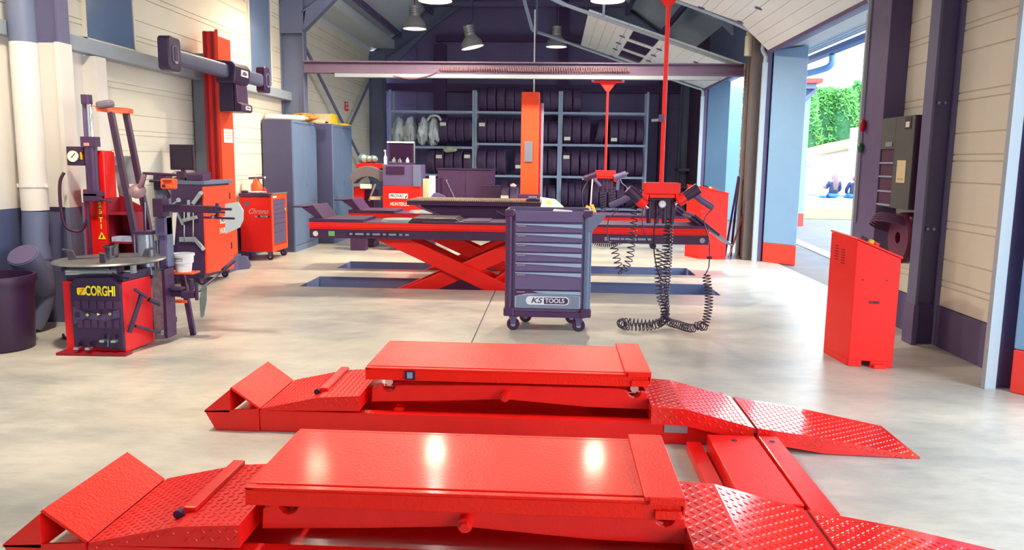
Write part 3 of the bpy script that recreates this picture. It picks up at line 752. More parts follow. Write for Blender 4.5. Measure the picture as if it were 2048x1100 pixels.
def quick_lift(dx, dy, zp, y1w, label, xoff=0.):
    t = thing('scissor_lift', (dx-.25, dy+4.3, 0), label, 'lift', 'short rise scissor lifts in the foreground')
    def bx_(n_, m, *a, bev=.004, par=t):
        x0, x1, y0, y1, z0, z1 = a
        return MB().box(x0+dx, x1+dx, y0+dy, y1+dy, z0, z1).build(n_, m, par, bev=bev)
    # base frame: two long rails and ends
    b_ = MB(); b_.box(-1.54+dx, 1.02+dx, 3.99+dy, 4.05+dy, 0.001, .118); b_.box(-1.54+dx, 1.02+dx, 4.50+dy, 4.56+dy, 0.001, .118)
    b_.box(-1.54+dx, -1.40+dx, 4.05+dy, 4.5+dy, 0.001, .10); b_.box(.86+dx, 1.02+dx, 4.05+dy, 4.5+dy, 0.001, .10); b_.box(-1.4+dx, .86+dx, 4.05+dy, 4.5+dy, .001, .012)
    b_.build('base_frame', RED, t, bev=.004)
    # scissor arms (lowered)
    def arm(y0, y1, flip, nm='arm'):
        pts = [(-.96, .15), (-.955, .225)]
        for k in range(7):
            a = pi+k*pi/6; pts.append((-.865+.038*cos(a), .245+.038*sin(a)))
        pts += [(-.8, .247), (-.25, .262), (.35, .262), (.40, .255)]
        for k in range(7):
            a = pi+k*pi/6; pts.append((.452+.034*cos(a), .245+.034*sin(a)))
        pts += [(.52, .24), (.53, .15), (.2, .155), (-.25, .185), (-.6, .165)]
        if flip: pts = [(-.43-x, z-.012) for x, z in pts]
        return MB().prism([(x+dx, z) for x, z in pts], 'y', y0+dy, y1+dy).build(nm, RED, t, bev=.003)
    arm(4.09, 4.13, False); arm(4.14, 4.18, True); arm(4.49, 4.53, False); arm(4.44, 4.48, True)
    pn = MB().cyl((-.235+dx, 4.05+dy, .208), (-.235+dx, 4.56+dy, .208), .026, n=20)
    pn.cyl((-.235+dx, 4.03+dy, .208), (-.235+dx, 4.05+dy, .208), .018, n=6); pn.build('pivot_pin', RED, t, smooth=40)
    for xr in (-.865, .452): MB().cyl((xr+dx, 4.1+dy, .262), (xr+dx, 4.5+dy, .262), .022, n=16).build('roller_shaft', CHROME, t, smooth=40)
    hy = MB().cyl((-.3+dx, 4.31+dy, .15), (.3+dx, 4.31+dy, .2), .035, n=16); hy.build('hydraulic_cylinder', RED, t, smooth=40)
    # platform
    x0, x1, y0, y1 = -.985+xoff, .52+xoff, 4.06, 4.06+y1w
    pl = MB(); pl.box(x0+dx, x1+dx, y0+dy, y1+dy, zp-.068, zp-.012); pl.box(x0+dx, x1+dx, y0+dy+.038, y1+dy-.03, zp-.012, zp)
    pl.box(x0+dx, x1+dx, y0+dy, y0+dy+.03, zp-.012, zp-.002); pl.box(x0+dx, x1+dx, y1+dy-.024, y1+dy, zp-.012, zp-.002)
    pl.box(x0+dx, x0+.03+dx, y0+dy, y1+dy, zp-.012, zp-.003)
    pl.build('platform', REDG, t, bev=.003)
    cp = MB().box(x1-.125+dx, x1+.012+dx, y0-.008+dy, y1+.008+dy, zp+.001, zp+.016); cp.box(x1+.004+dx, x1+.012+dx, y0-.008+dy, y1+.008+dy, zp-.05, zp+.001)
    cp.box(x1-.09+dx, x1+.0+dx, y0-.014+dy, y0-.002+dy, zp-.062, zp-.03)
    cp.box(x1-.11+dx, x1+.012+dx, y0-.014+dy, y0-.006+dy, zp-.012, zp+.016)
    cp.build('end_cap', REDG, t, bev=.003)
    # left ramp
    def off(p): return [(x+dx, a, c) for x, a, c in p]
    ramp(t, 'ramp', off([(-1.0, .212, .13), (-1.22, .198, .125), (-1.53, .128, .118)]), 3.985+dy, 4.545+dy, 3.985+dy, 4.545+dy, RED)
    MB().bar((-1.225+dx, 4.10+dy, .205), (-1.225+dx, 4.555+dy, .205), .05, .022).build('hinge_bar', RED, t, bev=.006)
    ho = MB().cyl((-1.25+dx, 4.06+dy, .205), (-1.25+dx, 4.085+dy, .205), .016, n=10); ho.build('hinge_hole', BLACK, t)
    # stop plate and nose
    sp = MB().hexa([(-1.545+dx, 3.99+dy, .122), (-1.535+dx, 3.99+dy, .128), (-1.535+dx, 4.54+dy, .128), (-1.545+dx, 4.54+dy, .122)],
                   [(-1.70+dx, 3.99+dy, .232), (-1.69+dx, 3.99+dy, .24), (-1.69+dx, 4.54+dy, .24), (-1.70+dx, 4.54+dy, .232)])
    sp.build('wheel_stop', REDG, t, bev=.002)
    ns = MB()
    for yy in (3.985, 4.54): ns.prism([(-1.84+dx, .108), (-1.78+dx, .001), (-1.545+dx, .001), (-1.545+dx, .125)], 'y', yy+dy, yy+.012+dy)
    ns.hexa([(-1.84+dx, 3.985+dy, .098), (-1.70+dx, 3.985+dy, .10), (-1.70+dx, 4.55+dy, .10), (-1.84+dx, 4.55+dy, .098)], [(-1.84+dx, 3.985+dy, .108), (-1.70+dx, 3.985+dy, .225), (-1.70+dx, 4.55+dy, .225), (-1.84+dx, 4.55+dy, .108)])
    ns.box(-1.78+dx, -1.56+dx, 4.0+dy, 4.54+dy, .001, .012)
    ns.build('nose', RED, t, bev=.002)
    # right ramps
    ramp(t, 'ramp', off([(.525, .212, .12), (.70, .205, .118), (1.045, .122, .045)]), 3.945+dy, 4.50+dy, 3.93+dy, 4.48+dy, RTR)
    ramp(t, 'ramp', off([(1.062, .122, .05), (1.40, .085, .004), (1.86, .010, .002)]), 3.925+dy, 4.47+dy, 3.885+dy, 4.36+dy, RTR)
    MB().cyl((1.053+dx, 3.93+dy, .105), (1.053+dx, 4.48+dy, .105), .012, n=8).build('hinge', DRED, t)
    return t


l1 = quick_lift(0, 0, .35, .645, 'red scissor lift platform with ramps, the farther of the foreground pair')
MB().box(-.77, -.715, 4.052, 4.0585, .288, .338).build('limit_switch', BLACK, l1)
MB().box(-.757, -.728, 4.046, 4.0518, .298, .33).build('switch_button', SHELF, l1)
MB().box(.60, .72, 3.982, 3.989, .065, .11).build('data_plate', GREYL, l1)
l2 = quick_lift(-.045, -1.5, .318, .61, 'red scissor lift platform with ramps, closest to the camera', -.02)
# cross covers linking both bases
for i, (a, c, lb) in enumerate(((.80, 1.035, 'wide red steel hose cover crossing between the two foreground lifts'), (1.055, 1.15, 'narrow red steel hose cover crossing between the two foreground lifts'))):
    m = MB().hexa([(a-.01, 3.07 if i == 0 else 2.99, .001), (c, 3.07 if i == 0 else 2.99, .001), (c, 3.88, .001), (a, 3.88, .001)], [(a-.01, 3.07 if i == 0 else 2.99, .098), (c, 3.07 if i == 0 else 2.99, .098), (c, 3.88, .098), (a, 3.88, .098)])
    o = m.build('hose_cover', RED, bev=.005); tag(o, lb, 'hose cover')
    MB().cyl(((a+c)/2, 3.8, .098), ((a+c)/2, 3.8, .1), .014, n=14).build('bolt_hole', BLACK, o)
m = MB().box(.70, .775, 3.07, 3.9, .001, .05); tag(m.build('hose_cover', RED, bev=.004), 'low red steel strip left of the wide hose cover', 'hose cover')

# ================================================================== alignment lift


def wheel(c, r, w_, ax=(0, 1, 0)):
    d = Vector(ax); return MB().lathe([(r*.35, -w_/2), (r*.9, -w_/2), (r, -w_*.3), (r, w_*.3), (r*.9, w_/2), (r*.35, w_/2)], c, d, 24, True)


def hub(c, r, w_, ax=(0, 1, 0)):
    return MB().lathe([(.001, -w_*.55), (r*.4, -w_*.55), (r*.4, w_*.55), (.001, w_*.55)], c, Vector(ax), 16)


def castor(parent, x, y, z1, r=.045, name='castor'):
    f = MB(); f.box(x-.035, x+.035, y-.03, y+.03, z1-.012, z1)
    f.hexa([(x-.02, y-.024, r*1.0), (x+.02, y-.024, r), (x+.02, y-.018, r), (x-.02, y-.018, r)], [(x-.03, y-.024, z1-.012), (x+.03, y-.024, z1-.012), (x+.03, y-.018, z1-.012), (x-.03, y-.018, z1-.012)])
    f.hexa([(x-.02, y+.018, r*1.0), (x+.02, y+.018, r), (x+.02, y+.024, r), (x-.02, y+.024, r)], [(x-.03, y+.018, z1-.012), (x+.03, y+.018, z1-.012), (x+.03, y+.024, z1-.012), (x-.03, y+.024, z1-.012)])
    o = f.build(name, GREYD, parent)
    wheel((x, y, r), r, .03).build('tyre', BLACK, o, smooth=40); hub((x, y, r), r, .034).build('hub', GREYL, o, smooth=40)
    return o


def runway(y0, y1, x0, x1, label, near=True):
    t = thing('alignment_lift', ((x0+x1)/2, (y0+y1)/2, -.42), label, 'lift', 'long red and black alignment lift runways')
    b_ = MB(); b_.box(x0, x1, y0+.01, y1-.01, .555, .655); b_.build('lower_rail', BLK2, t, bev=.004)
    b_ = MB(); b_.box(x0, x1, y0, y1, .656, .735); b_.box(x0, x1, y0-.012, y1+.012, .675, .71)
    b_.build('side_rail', REDF, t, bev=.004)
    b_ = MB(); b_.box(x0, x0+.62, y0, y1, .736, .775); b_.box(x0+1.3, x1, y0, y1, .736, .765); b_.box(x0+.62, x0+1.3, y0, y1, .736, .742)
    for xx in (x0+1.75,): b_.box(xx, xx+.3, y0+.05, y1-.05, .765, .775)
    b_.build('deck', BLK2, t, bev=.003)
    pl = MB().lathe([(.001, .765), (.2, .765), (.22, .742), (.22, .7421)], (x0+.98, (y0+y1)/2, 0), n=32); pl.build('turn_plate', GREYL, t, smooth=30)
    MB().hexa([(x0+1.12, y0+.03, .745), (x0+1.75, y0+.03, .745), (x0+1.75, y1-.03, .745), (x0+1.12, y1-.03, .745)], [(x0+1.18, y0+.03, .80), (x0+1.66, y0+.03, .80), (x0+1.66, y1-.03, .80), (x0+1.18, y1-.03, .80)]).build('rear_slip_plate', TREADD, t, bev=.003)
    # wheel stop at left end
    st = MB().hexa([(x0+.08, y0+.03, .775), (x0+.16, y0+.03, .775), (x0+.16, y1-.03, .775), (x0+.08, y1-.03, .775)], [(x0-.10, y0+.03, .90), (x0+.04, y0+.03, .925), (x0+.04, y1-.03, .925), (x0-.10, y1-.03, .90)])
    st.box(x0-.2, x0-.02, y0+.03, y1-.03, .895, .912)
    st.build('wheel_stop', BLK2, t, bev=.003)
    # drive-on flap right end
    fp = MB().hexa([(x1-.14, y0+.02, .86), (x1-.10, y0+.02, .90), (x1-.10, y1-.02, .90), (x1-.14, y1-.02, .86)][::1], [(x1-.02, y0+.02, .92), (x1+.02, y0+.02, .95), (x1+.02, y1-.02, .95), (x1-.02, y1-.02, .92)])
    fp = MB(); fp.bar((x1-.17, (y0+y1)/2, .885), (x1+.12, (y0+y1)/2, .665), y1-y0-.04, .03, (0, 0, 1)); fp.bar((x1-.2, (y0+y1)/2, .86), (x1-.02, (y0+y1)/2, .72), y1-y0-.08, .03)
    fp.build('drive_on_flap', BLK2, t, bev=.003)
    ft = MB(); ft.bar((x1+.125, (y0+y1)/2, .662), (x1+.27, (y0+y1)/2, .55), y1-y0-.1, .02); ft.build('flap_tip', SHELF, t)
    # scissor arms
    cx, cz = x0+1.735, .19
    for yy, s_ in ((y0+.1, 1), (y1-.16, 1)):
        for k, sg in ((0, 1), (1, -1)):
            yk = yy+k*.065
            u = Vector((.926, 0, -.42*sg)); u.normalize()
            a = Vector((cx, yk, cz))-u*1.13; c = Vector((cx, yk, cz))+u*1.13
            am = MB().bar(a, c, .055, .17, (0, 0, 1)); am.build('scissor_arm', REDF, t, bev=.006)
            am = None
    pn = MB().cyl((cx, y0+.06, cz), (cx, y1-.05, cz), .035, n=18); pn.build('pivot_pin', REDF, t, smooth=40)
    cyl_ = MB().cyl((cx+.1, (y0+y1)/2, -.2), (cx+.75, (y0+y1)/2, .4), .045, n=14); cyl_.build('hydraulic_ram', RED, t, smooth=40)
    bs = MB(); bs.box(cx-1.15, cx+1.15, y0+.09, y0+.23, -.42, -.33); bs.box(cx-1.15, cx+1.15, y1-.23, y1-.09, -.42, -.33); bs.box(cx-1.15, cx-1.0, y0+.23, y1-.23, -.42, -.35); bs.box(cx+1., cx+1.15, y0+.23, y1-.23, -.42, -.35); bs.build('base', RED, t)
    # legs of base to arm ends
    for sx_ in (-1.03, 1.03):
        for yy in (y0+.16, y1-.16): MB().box(cx+sx_-.04, cx+sx_+.04, yy-.05, yy+.05, -.34, -.24).build('bracket', RED, t)
    for xx in ((x0+.7, x1-.6) if near else (x0+1.2, x1-.6)):
        mm = MB(); mm.cyl((xx, y0+.08, .525), (xx, y0+.14, .525), .035, n=16); mm.box(xx-.02, xx+.02, y0+.1, y0+.13, .53, .556); mm.build('roller', BLACK, t, smooth=40)
    return t


ra = runway(8.82, 9.45, -2.76, 1.73, 'long red and black runway of the alignment lift, the one nearer the camera')
rb = runway(10.4, 11.0, -2.72, 1.80, 'long red and black runway of the alignment lift, farther one behind', False)
# marks on near runway
MB().cyl((-2.69, 8.829, .604), (-2.69, 8.823, .604), .03, n=20).build('round_sticker', PAPER, ra)
MB().box(-2.54, -2.47, 8.822, 8.829, .58, .635).build('green_sticker', mat('green_sticker', (120, 190, 120), .6), ra)
MB().cyl((1.66, 8.829, .604), (1.66, 8.823, .604), .03, n=20).build('end_cap', GREYL, ra)
st = MB(); st2 = MB(); x = -2.3
st.box(-2.33, -1.73, 8.8245, 8.829, .582, .632)
for i, w_ in enumerate((.05, .11, .05, .1, .05, .1, .05, .06)): st2.box(x, x+w_-.015, 8.8225, 8.8244, .597, .618); x += w_+.018
st.build('label_strip', BLACK, ra); st2.build('label_print', SHELF, ra)
st2 = MB(); st2.box(.58, .62, 8.823, 8.8289, .585, .625)
x = .64
for w_ in (.12, .05, .14, .1, .06): st2.box(x, x+w_-.012, 8.823, 8.8289, .595, .617); x += w_
st2.build('label_print', SHELF, ra)
cl = MB(); cl.cyl((-.43, 8.80, .70), (-.43, 8.80, .56), .01, n=8); cl.cyl((-.43, 8.795, .71), (-.43, 8.795, .68), .014, n=8); cl.build('pin', GREYL, ra)

# jacking beam spanning the runways
jk = thing('jacking_beam', (-.96, 9.9, .77), 'dark scissor jacking beam with bright checker plate top standing across the alignment lift', 'jack')
m = MB().box(-1.77, -.15, 9.5, 10.35, .905, .955); m.build('top_beam', BLK2, jk, bev=.004)
m = MB(); m.box(-1.77, -.15, 9.49, 10.36, .956, .966)
for i in range(64):
    x = -1.765+i*.0252; m.bar((x, 9.485, .958), (x+.02, 9.485, .974), .012, .008, (0, 1, 0)); m.bar((x, 9.7, .968), (x+.02, 9.72, .968), .01, .008)
    m.bar((x, 9.95, .968), (x+.02, 9.97, .968), .01, .008)
m.build('checker_plate', mat('worn_tread_top', (190, 170, 150), .3, metal=.7, noise=.4, nscale=3), jk)
for yy in (9.6, 10.2):
    for s_, k in ((1, 0), (-1, .05)): MB().bar((-.96-.5*s_, yy+k, .80), (-.96+.5*s_, yy+k, .90), .04, .05).build('scissor_arm', BLK2, jk)
m = MB().prism([(-1.62, .9), (-.30, .9), (-.72, .70), (-1.28, .70)], 'y', 9.56, 9.6); m.prism([(-1.62, .9), (-.30, .9), (-.72, .70), (-1.28, .70)], 'y', 10.26, 10.3); m.box(-1.3, -.7, 9.46, 10.39, .66, .72)
m.build('body', BLK2, jk, bev=.005)
m = MB(); m.bar((-1.66, 9.50, .9), (-1.2, 9.48, .73), .03, .02); m.bar((-.68, 9.48, .85), (-.38, 9.48, .72), .02, .012); m.build('side_strap', mat('strap_grey', (120, 100, 120), .4, metal=.4), jk)
m = MB(); m.box(-.33, -.16, 9.56, 9.8, .967, 1.0); m.build('rubber_pad', BLACK, jk, bev=.01)
m = MB(); m.box(-.30, -.20, 9.58, 9.7, 1.001, 1.025); m.build('pad_block', GREYL, jk, bev=.003)

# ================================================================== tool chest (front)
tc_ = thing('tool_chest', (-.04, 6.9, 0), 'dark grey seven drawer tool chest on castors in the middle of the floor', 'tool chest')
CX0, CX1, CY0, CY1 = -.40, .335, 6.66, 7.12
CH = mat('chest_slate', (100, 88, 130), .45, noise=.06); CHL = mat('chest_blue_grey', (158, 186, 212), .35, metal=.2)
m = MB().box(CX0+.05, CX1-.05, CY0+.025, CY1, .17, 1.0); m.build('body', CH, tc_, bev=.004)
for sx_, mm in ((CX0+.035, BLK2), (CX1-.035, mat('chest_post', (104, 124, 156), .4, metal=.2))):
    m = MB().cyl((sx_, CY0+.035, .17), (sx_, CY0+.035, .995), .034, n=20); m.box(sx_-.03, sx_+.03, CY0+.04, CY1-.02, .17, .99); m.build('corner_post', mm, tc_, smooth=40)
for sx_ in (CX0+.038, CX1-.038):
    m = MB().box(sx_-.046, sx_+.046, CY0-.01, CY0+.085, .13, .205); m.build('bumper', BLK2, tc_, bev=.012)
    m = MB().box(sx_-.042, sx_+.042, CY0-.006, CY0+.085, .985, 1.045); m.build('bumper', BLK2, tc_, bev=.012)
m = MB().box(CX0+.04, CX1-.04, CY0+.002, CY1, .125, .172); m.build('base_tray', BLK2, tc_, bev=.004)
m = MB(); m.box(CX0+.085, CX1-.085, CY0+.0, CY0+.02, .945, 1.035); m.box(CX0+.02, CX1-.02, CY1-.02, CY1, .99, 1.045); m.box(CX0+.0, CX0+.02, CY0+.085, CY1, 1.0, 1.04); m.box(CX1-.02, CX1, CY0+.085, CY1, 1.0, 1.04); m.box(CX0+.02, CX1-.02, CY0+.02, CY1-.02, 1.0, 1.01)
m.build('top_tray', CH, tc_, bev=.004)
zt = .935; DX0, DX1 = CX0+.088, CX1-.086
for k, h in enumerate((.083, .083, .083, .083, .083, .158, .165)):
    z1 = zt-.004; z0 = zt-h+.004; zt -= h
    if k < 6:
        d = MB().box(DX0, DX1, CY0+.004, CY0+.024, z0, z1); do = d.build('drawer', CH, tc_, bev=.002)
        MB().prism([(DX0, z1-.004), (DX1, z1-.004), (DX1, z1-.036), (DX0+.3*(DX1-DX0), z1-.016), (DX0, z1-.010)], 'y', CY0-.004, CY0+.0035).build('handle', CHL, do)
        MB().box(DX0+.015, DX0+.085, CY0-.002, CY0+.0035, z1-.029, z1-.018).build('name_tab', mat('tab_grey', (150, 130, 140), .5), do)
    else:
        d = MB().box(DX0, DX1, CY0+.004, CY0+.024, z0, z1); do = d.build('drawer', BLK2, tc_, bev=.002)
        dots = MB()
        top = lambda x: z1-.012-.028*((x-DX0)/(DX1-DX0)) if True else 0
        g_ = .0105
        i = 0
        z = z0+.012
        while z < z1-.03:
            x = DX0+.012+(g_/2 if i % 2 else 0)
            while x < DX1-.01:
                if z < z1-.05+.02*math.sin(pi*(x-DX0)/(DX1-DX0)): dots.quad((x-.0035, CY0+.0032, z), (x, CY0+.0032, z-.0035), (x+.0035, CY0+.0032, z), (x, CY0+.0032, z+.0035))
                x += g_
            z += g_/2; i += 1
        MB().prism([(DX0, z0+.006), (DX1, z0+.006), (DX1, z1-.042), ((DX0+DX1)/2, z1-.022), (DX0+.1, z1-.028), (DX0, z1-.05)], 'y', CY0+.0034, CY0+.0038).build('perforated_panel', CHL, do)
        dots.build('perforation', BLK2, do)
        MB().prism([(DX0+.15, z1-.004), (DX1, z1-.004), (DX1, z1-.034), (DX0+.2, z1-.018)], 'y', CY0-.004, CY0+.0035).build('handle', CHL, do)
        MB().box(DX0+.015, DX0+.085, CY0-.002, CY0+.003, z1-.02, z1-.01).build('name_tab', mat('tab_grey', (150, 130, 140), .5), do)
        lx = (DX0+DX1)/2; lz = (z0+z1)/2-.008
        lg = MB()
        pp = [(lx-.155+.03*cos(a), lz+.036*sin(a)) for a in [pi/2+i*pi/8 for i in range(9)]]+[(lx+.155+.03*cos(a), lz+.036*sin(a)) for a in [-pi/2+i*pi/8 for i in range(9)]]
        lg.prism(pp, 'y', CY0-.002, CY0+.003); lg.build('logo_plate', mat('logo_white', (214, 228, 238), .5), do)
        pp = [(lx-.03, lz+.028), (lx-.03, lz-.028)]+[(lx+.148+.028*cos(a), lz+.028*sin(a)) for a in [-pi/2+i*pi/8 for i in range(9)]]
        MB().prism(pp, 'y', CY0-.0035, CY0-.0021).build('logo_field', BLK2, do)
        text('TOOLS', 'lettering', mat('logo_white', (214, 228, 238), .5), do, .052, front(lx+.062, CY0-.0045, lz), stretch=1.0, off=.0012)
        text('KS', 'lettering', BLK2, do, .066, front(lx-.098, CY0-.003, lz), italic=.3, stretch=1.25, off=.001)
castor(tc_, CX0+.075, CY0+.05, .125, .055); castor(tc_, CX1-.095, CY0+.05, .125, .055); castor(tc_, CX0+.17, CY1-.06, .125, .055); castor(tc_, CX1-.15, CY1-.06, .125, .055)
m = MB(); m.prism([(CX1-.04, .985), (CX1+.02, 1.02), (CX1+.115, 1.015), (CX1+.09, .975), (CX1+.0, .87), (CX1-.04, .87)], 'y', CY0-.005, CY0+.012); m.prism([(CX1+.0, .93), (CX1+.02, .97), (CX1+.10, .99), (CX1+.02, .9)], 'y', CY0+.0121, CY0+.4)
m.build('push_handle', GREY, tc_, bev=.003)
# things on the chest
m = MB(); m.box(-.02, .10, 7.0, 7.05, 1.011, 1.05); m = MB().prism([(-.26, 1.011), (-.13, 1.011), (-.13, 1.05), (-.18, 1.062), (-.26, 1.055)], 'y', 6.95, 7.08)
tag(MB().hexa([(.0, 6.9, 1.011), (.16, 6.88, 1.011), (.17, 7.0, 1.011), (.01, 7.02, 1.011)], [(.0, 6.9, 1.03), (.16, 6.88, 1.02), (.17, 7.0, 1.024), (.01, 7.02, 1.035)]).build('folded_cloth', PAPER), 'small folded pale cloth lying on top of the tool chest', 'cloth')

# ================================================================== red control desks on the right
def desk(name_lbl, pts, z0s, z1s, slots=True):
    """pts: floor corners: near-left, near-right, far-right, far-left; z1s: top heights at those corners"""
    base = (sum(p[0] for p in pts)/4, sum(p[1] for p in pts)/4, 0)
    t = thing('control_desk', base, name_lbl, 'control desk', 'red sloping control desks')
    def cor(z): return [(p[0], p[1], z) for p in pts]
    a, b_, c_, d_ = [Vector((p[0], p[1], 0)) for p in pts]
    foot = .045
    m = MB(); m.hexa([(p[0], p[1], .045) for p in pts], [(p[0], p[1], z) for p, z in zip(pts, z1s)]); 
    ex = (b_-a).normalized(); 
    for f0, f1 in ((0, .3), (.5, 1)):
        p0 = a+(b_-a)*f0; p1 = a+(b_-a)*f1; m.hexa([p0, p1, p1+(c_-b_)*.06, p0+(c_-b_)*.06], [v+Vector((0, 0, .045)) for v in (p0, p1, p1+(c_-b_)*.06, p0+(c_-b_)*.06)])
    m.hexa([a+(d_-a)*.06, a+(d_-a)*.06+ex*.02, d_+ex*.02, d_], [v+Vector((0, 0, .045)) for v in (a+(d_-a)*.06, a+(d_-a)*.06+ex*.02, d_+ex*.02, d_)])
    m.hexa([b_+(c_-b_)*.06-ex*.02, b_+(c_-b_)*.06, c_, c_-ex*.02], [v+Vector((0, 0, .045)) for v in (b_+(c_-b_)*.06-ex*.02, b_+(c_-b_)*.06, c_, c_-ex*.02)])
    m.build('body', REDF, t, bev=.004)
    tp = [Vector((p[0], p[1], z)) for p, z in zip(pts, z1s)]; n_ = (tp[1]-tp[0]).cross(tp[3]-tp[0]).normalized()
    ctr = sum(tp, Vector())/4; l_ = [ctr+(v-ctr)*1.04+n_*.002 for v in tp]
    MB().hexa(l_, [v+n_*.014 for v in l_]).build('lid', REDF, t, bev=.003)
    # controls on the lid
    for k, (u, v, mm) in enumerate(((.3, .35, BLACK), (.5, .35, YEL), (.5, .6, BLACK), (.72, .5, ORNG))):
        p = tp[0]+(tp[1]-tp[0])*u+(tp[3]-tp[0])*v; MB().cyl(p+n_*.014, p+n_*.05, .02, n=14).build('button', mm, t, smooth=40)
    nf = Vector((ex.y, -ex.x, 0))
    if slots:
        k0 = a+(b_-a)*.36+Vector((0, 0, .47)); sl = MB(); sl.hexa([k0, k0+ex*.07, k0+ex*.07+nf*.004, k0+nf*.004], [v+Vector((0, 0, .018)) for v in (k0, k0+ex*.07, k0+ex*.07+nf*.004, k0+nf*.004)]); sl.build('slot', DRED, t)
        k0 = a+(b_-a)*.46+Vector((0, 0, .472)); sl = MB(); sl.hexa([k0, k0+ex*.028, k0+ex*.028+nf*.006, k0+nf*.006], [v+Vector((0, 0, .015)) for v in (k0, k0+ex*.028, k0+ex*.028+nf*.006, k0+nf*.006)]); sl.build('latch', BLACK, t)
        ly = (d_-a).normalized(); nl = Vector((-ly.y, ly.x, 0)); nl = nl if nl.x < 0 else -nl
        for q_ in (.42, .68):
            vt = MB()
            for r_ in range(6):
                k0 = a+(d_-a)*q_+Vector((0, 0, .70+r_*.02+.07*q_)); vt.hexa([k0, k0+ly*.05, k0+ly*.05+nl*.003, k0+nl*.003], [v+Vector((0, 0, .009)) for v in (k0, k0+ly*.05, k0+ly*.05+nl*.003, k0+nl*.003)])
            vt.build('vent', DRED, t)
        for q_ in ((.18, .64), (.72, .64)):
            k0 = a+(b_-a)*q_[0]+Vector((0, 0, q_[1])); MB().cyl(k0, k0+nf*.004, .006, n=8).build('screw', DRED, t)
        MB().box(b_.x-.14, b_.x-.06, b_.y-.03, b_.y-.004, .0, .03).build('cable_clip', REDF, t)
    return t


desk('tall red sloping control desk near the camera beside the right wall', [(2.175, 5.74), (2.475, 5.70), (2.475, 6.1), (2.135, 6.16)], None, [.925, .80, .80, .945])
desk('red sloping control desk standing past the right end of the alignment lift', [(2.245, 12.17), (2.645, 12.14), (2.62, 12.7), (2.09, 12.55)], None, [1.09, 1.0, 1.0, 1.11], slots=False)

# ================================================================== green cabinet + hose reel on right wall
g = thing('wall_cabinet', (3.05, 6.95, 1.08), 'dark green metal cabinet with notice mounted on the right wall behind the column', 'cabinet')
GC = mat('dark_green_paint', (78, 84, 82), .5, noise=.08); GCs = mat('maroon_black_paint', (74, 38, 70), .5)
MB().box(2.97, WR-.004, 6.76, 7.42, 1.09, 1.87).build('body', GCs, g, bev=.004)
MB().box(2.952, 2.968, 6.76, 7.12, 1.09, 1.87).build('door', GC, g, bev=.003)
MB().box(2.952, 2.968, 7.122, 7.42, 1.6, 1.87).build('front_panel', GC, g, bev=.003)
sh = MB(); [sh.box(2.955, 2.969, 7.13, 7.42, z, z+.015) for z in (1.1, 1.22, 1.35, 1.47)]; sh.build('shelf', SHELF, g)
no = MB().box(2.948, 2.9515, 6.86, 7.03, 1.31, 1.50).build('notice', mat('cream_notice', (216, 200, 160), .8), g)
MB().box(2.9465, 2.9478, 6.89, 7.0, 1.34, 1.345).add([], []).build('notice_print', GREYD, no)
MB().box(2.948, 2.9515, 6.82, 6.94, 1.76, 1.86).build('sticker', BLACK, g)
MB().box(2.946, 2.9479, 6.85, 6.92, 1.775, 1.82).build('sticker_print', PAPER, g)
MB().box(2.945, 2.9515, 7.16, 7.3, 1.62, 1.66).build('handle', GREYL, g)
hr = thing('hose_reel', (3.05, 6.95, .7), 'dark maroon round hose reel hanging below the green cabinet', 'hose reel')
mr_ = mat('maroon_plastic', (96, 22, 62), .45)
m = MB().lathe([(.05, -.07), (.2, -.07), (.22, -.04), (.22, .04), (.2, .07), (.05, .07)], (3.04, 6.95, .84), (1, 0, 0), 32, True); m.build('drum', mr_, hr, smooth=40)
MB().box(3.0, WR-.003, 6.78, 6.9, .66, 1.03).build('bracket', GCs, hr, bev=.01)
m = MB()
for k in range(9): m.lathe([(.15+k*.006, -.006), (.156+k*.006, 0), (.15+k*.006, .006)], (2.955-(k % 2)*.01, 7.02, 1.0-.01*k), (.3, .2, 1), 20, True)
m.build('hose', mat('grey_plum_hose', (104, 66, 100), .5), hr)
tag(MB().tube(smoothpath([(3.0, 7.0, .62), (2.95, 6.95, .4), (2.9, 6.9, .1), (2.88, 6.85, .012), (2.8, 6.7, .012)], 8), .01, 6).build('cable', BLACK), 'black cable running down the wall below the hose reel', 'cable')
tag(MB().lathe([(.001, .001), (.16, .001), (.16, .05), (.001, .05)], (2.78, 7.0, 0), n=28).build('round_pad', mat('beige_disc', (150, 140, 130), .7), bev=.004), 'beige round disc lying on the floor behind the near control desk', 'disc')

# leaning bars
for i, (p0, p1, r_, mm, lb) in enumerate(((P(1458, 505, 12.35), P(1502, 383, 12.6), .014, mat('wood_pole', (170, 130, 110), .7), 'brown wooden pole leaning to the right between the open doors'),
                                          (P(1483, 508, 12.3), P(1510, 395, 12.55), .008, GREYL, 'thin pale rod leaning between the open doors'),
                                          (P(1462, 497, 12.5), P(1478, 355, 12.72), .018, BLK2, 'dark bar leaning upright beside the hanging chain'),
                                          (P(1452, 470, 12.55), P(1477, 352, 12.72), .016, BLK2, 'dark slanted bar leaning behind the far control desk'))):
    p0.z = .01; p0.x = min(p0.x, 3.1); p1.x = min(p1.x, 3.11)
    tag(MB().cyl(p0, p1, r_, n=10).build('leaning_bar', mm), lb, 'bar', 'bars leaning between the doors')

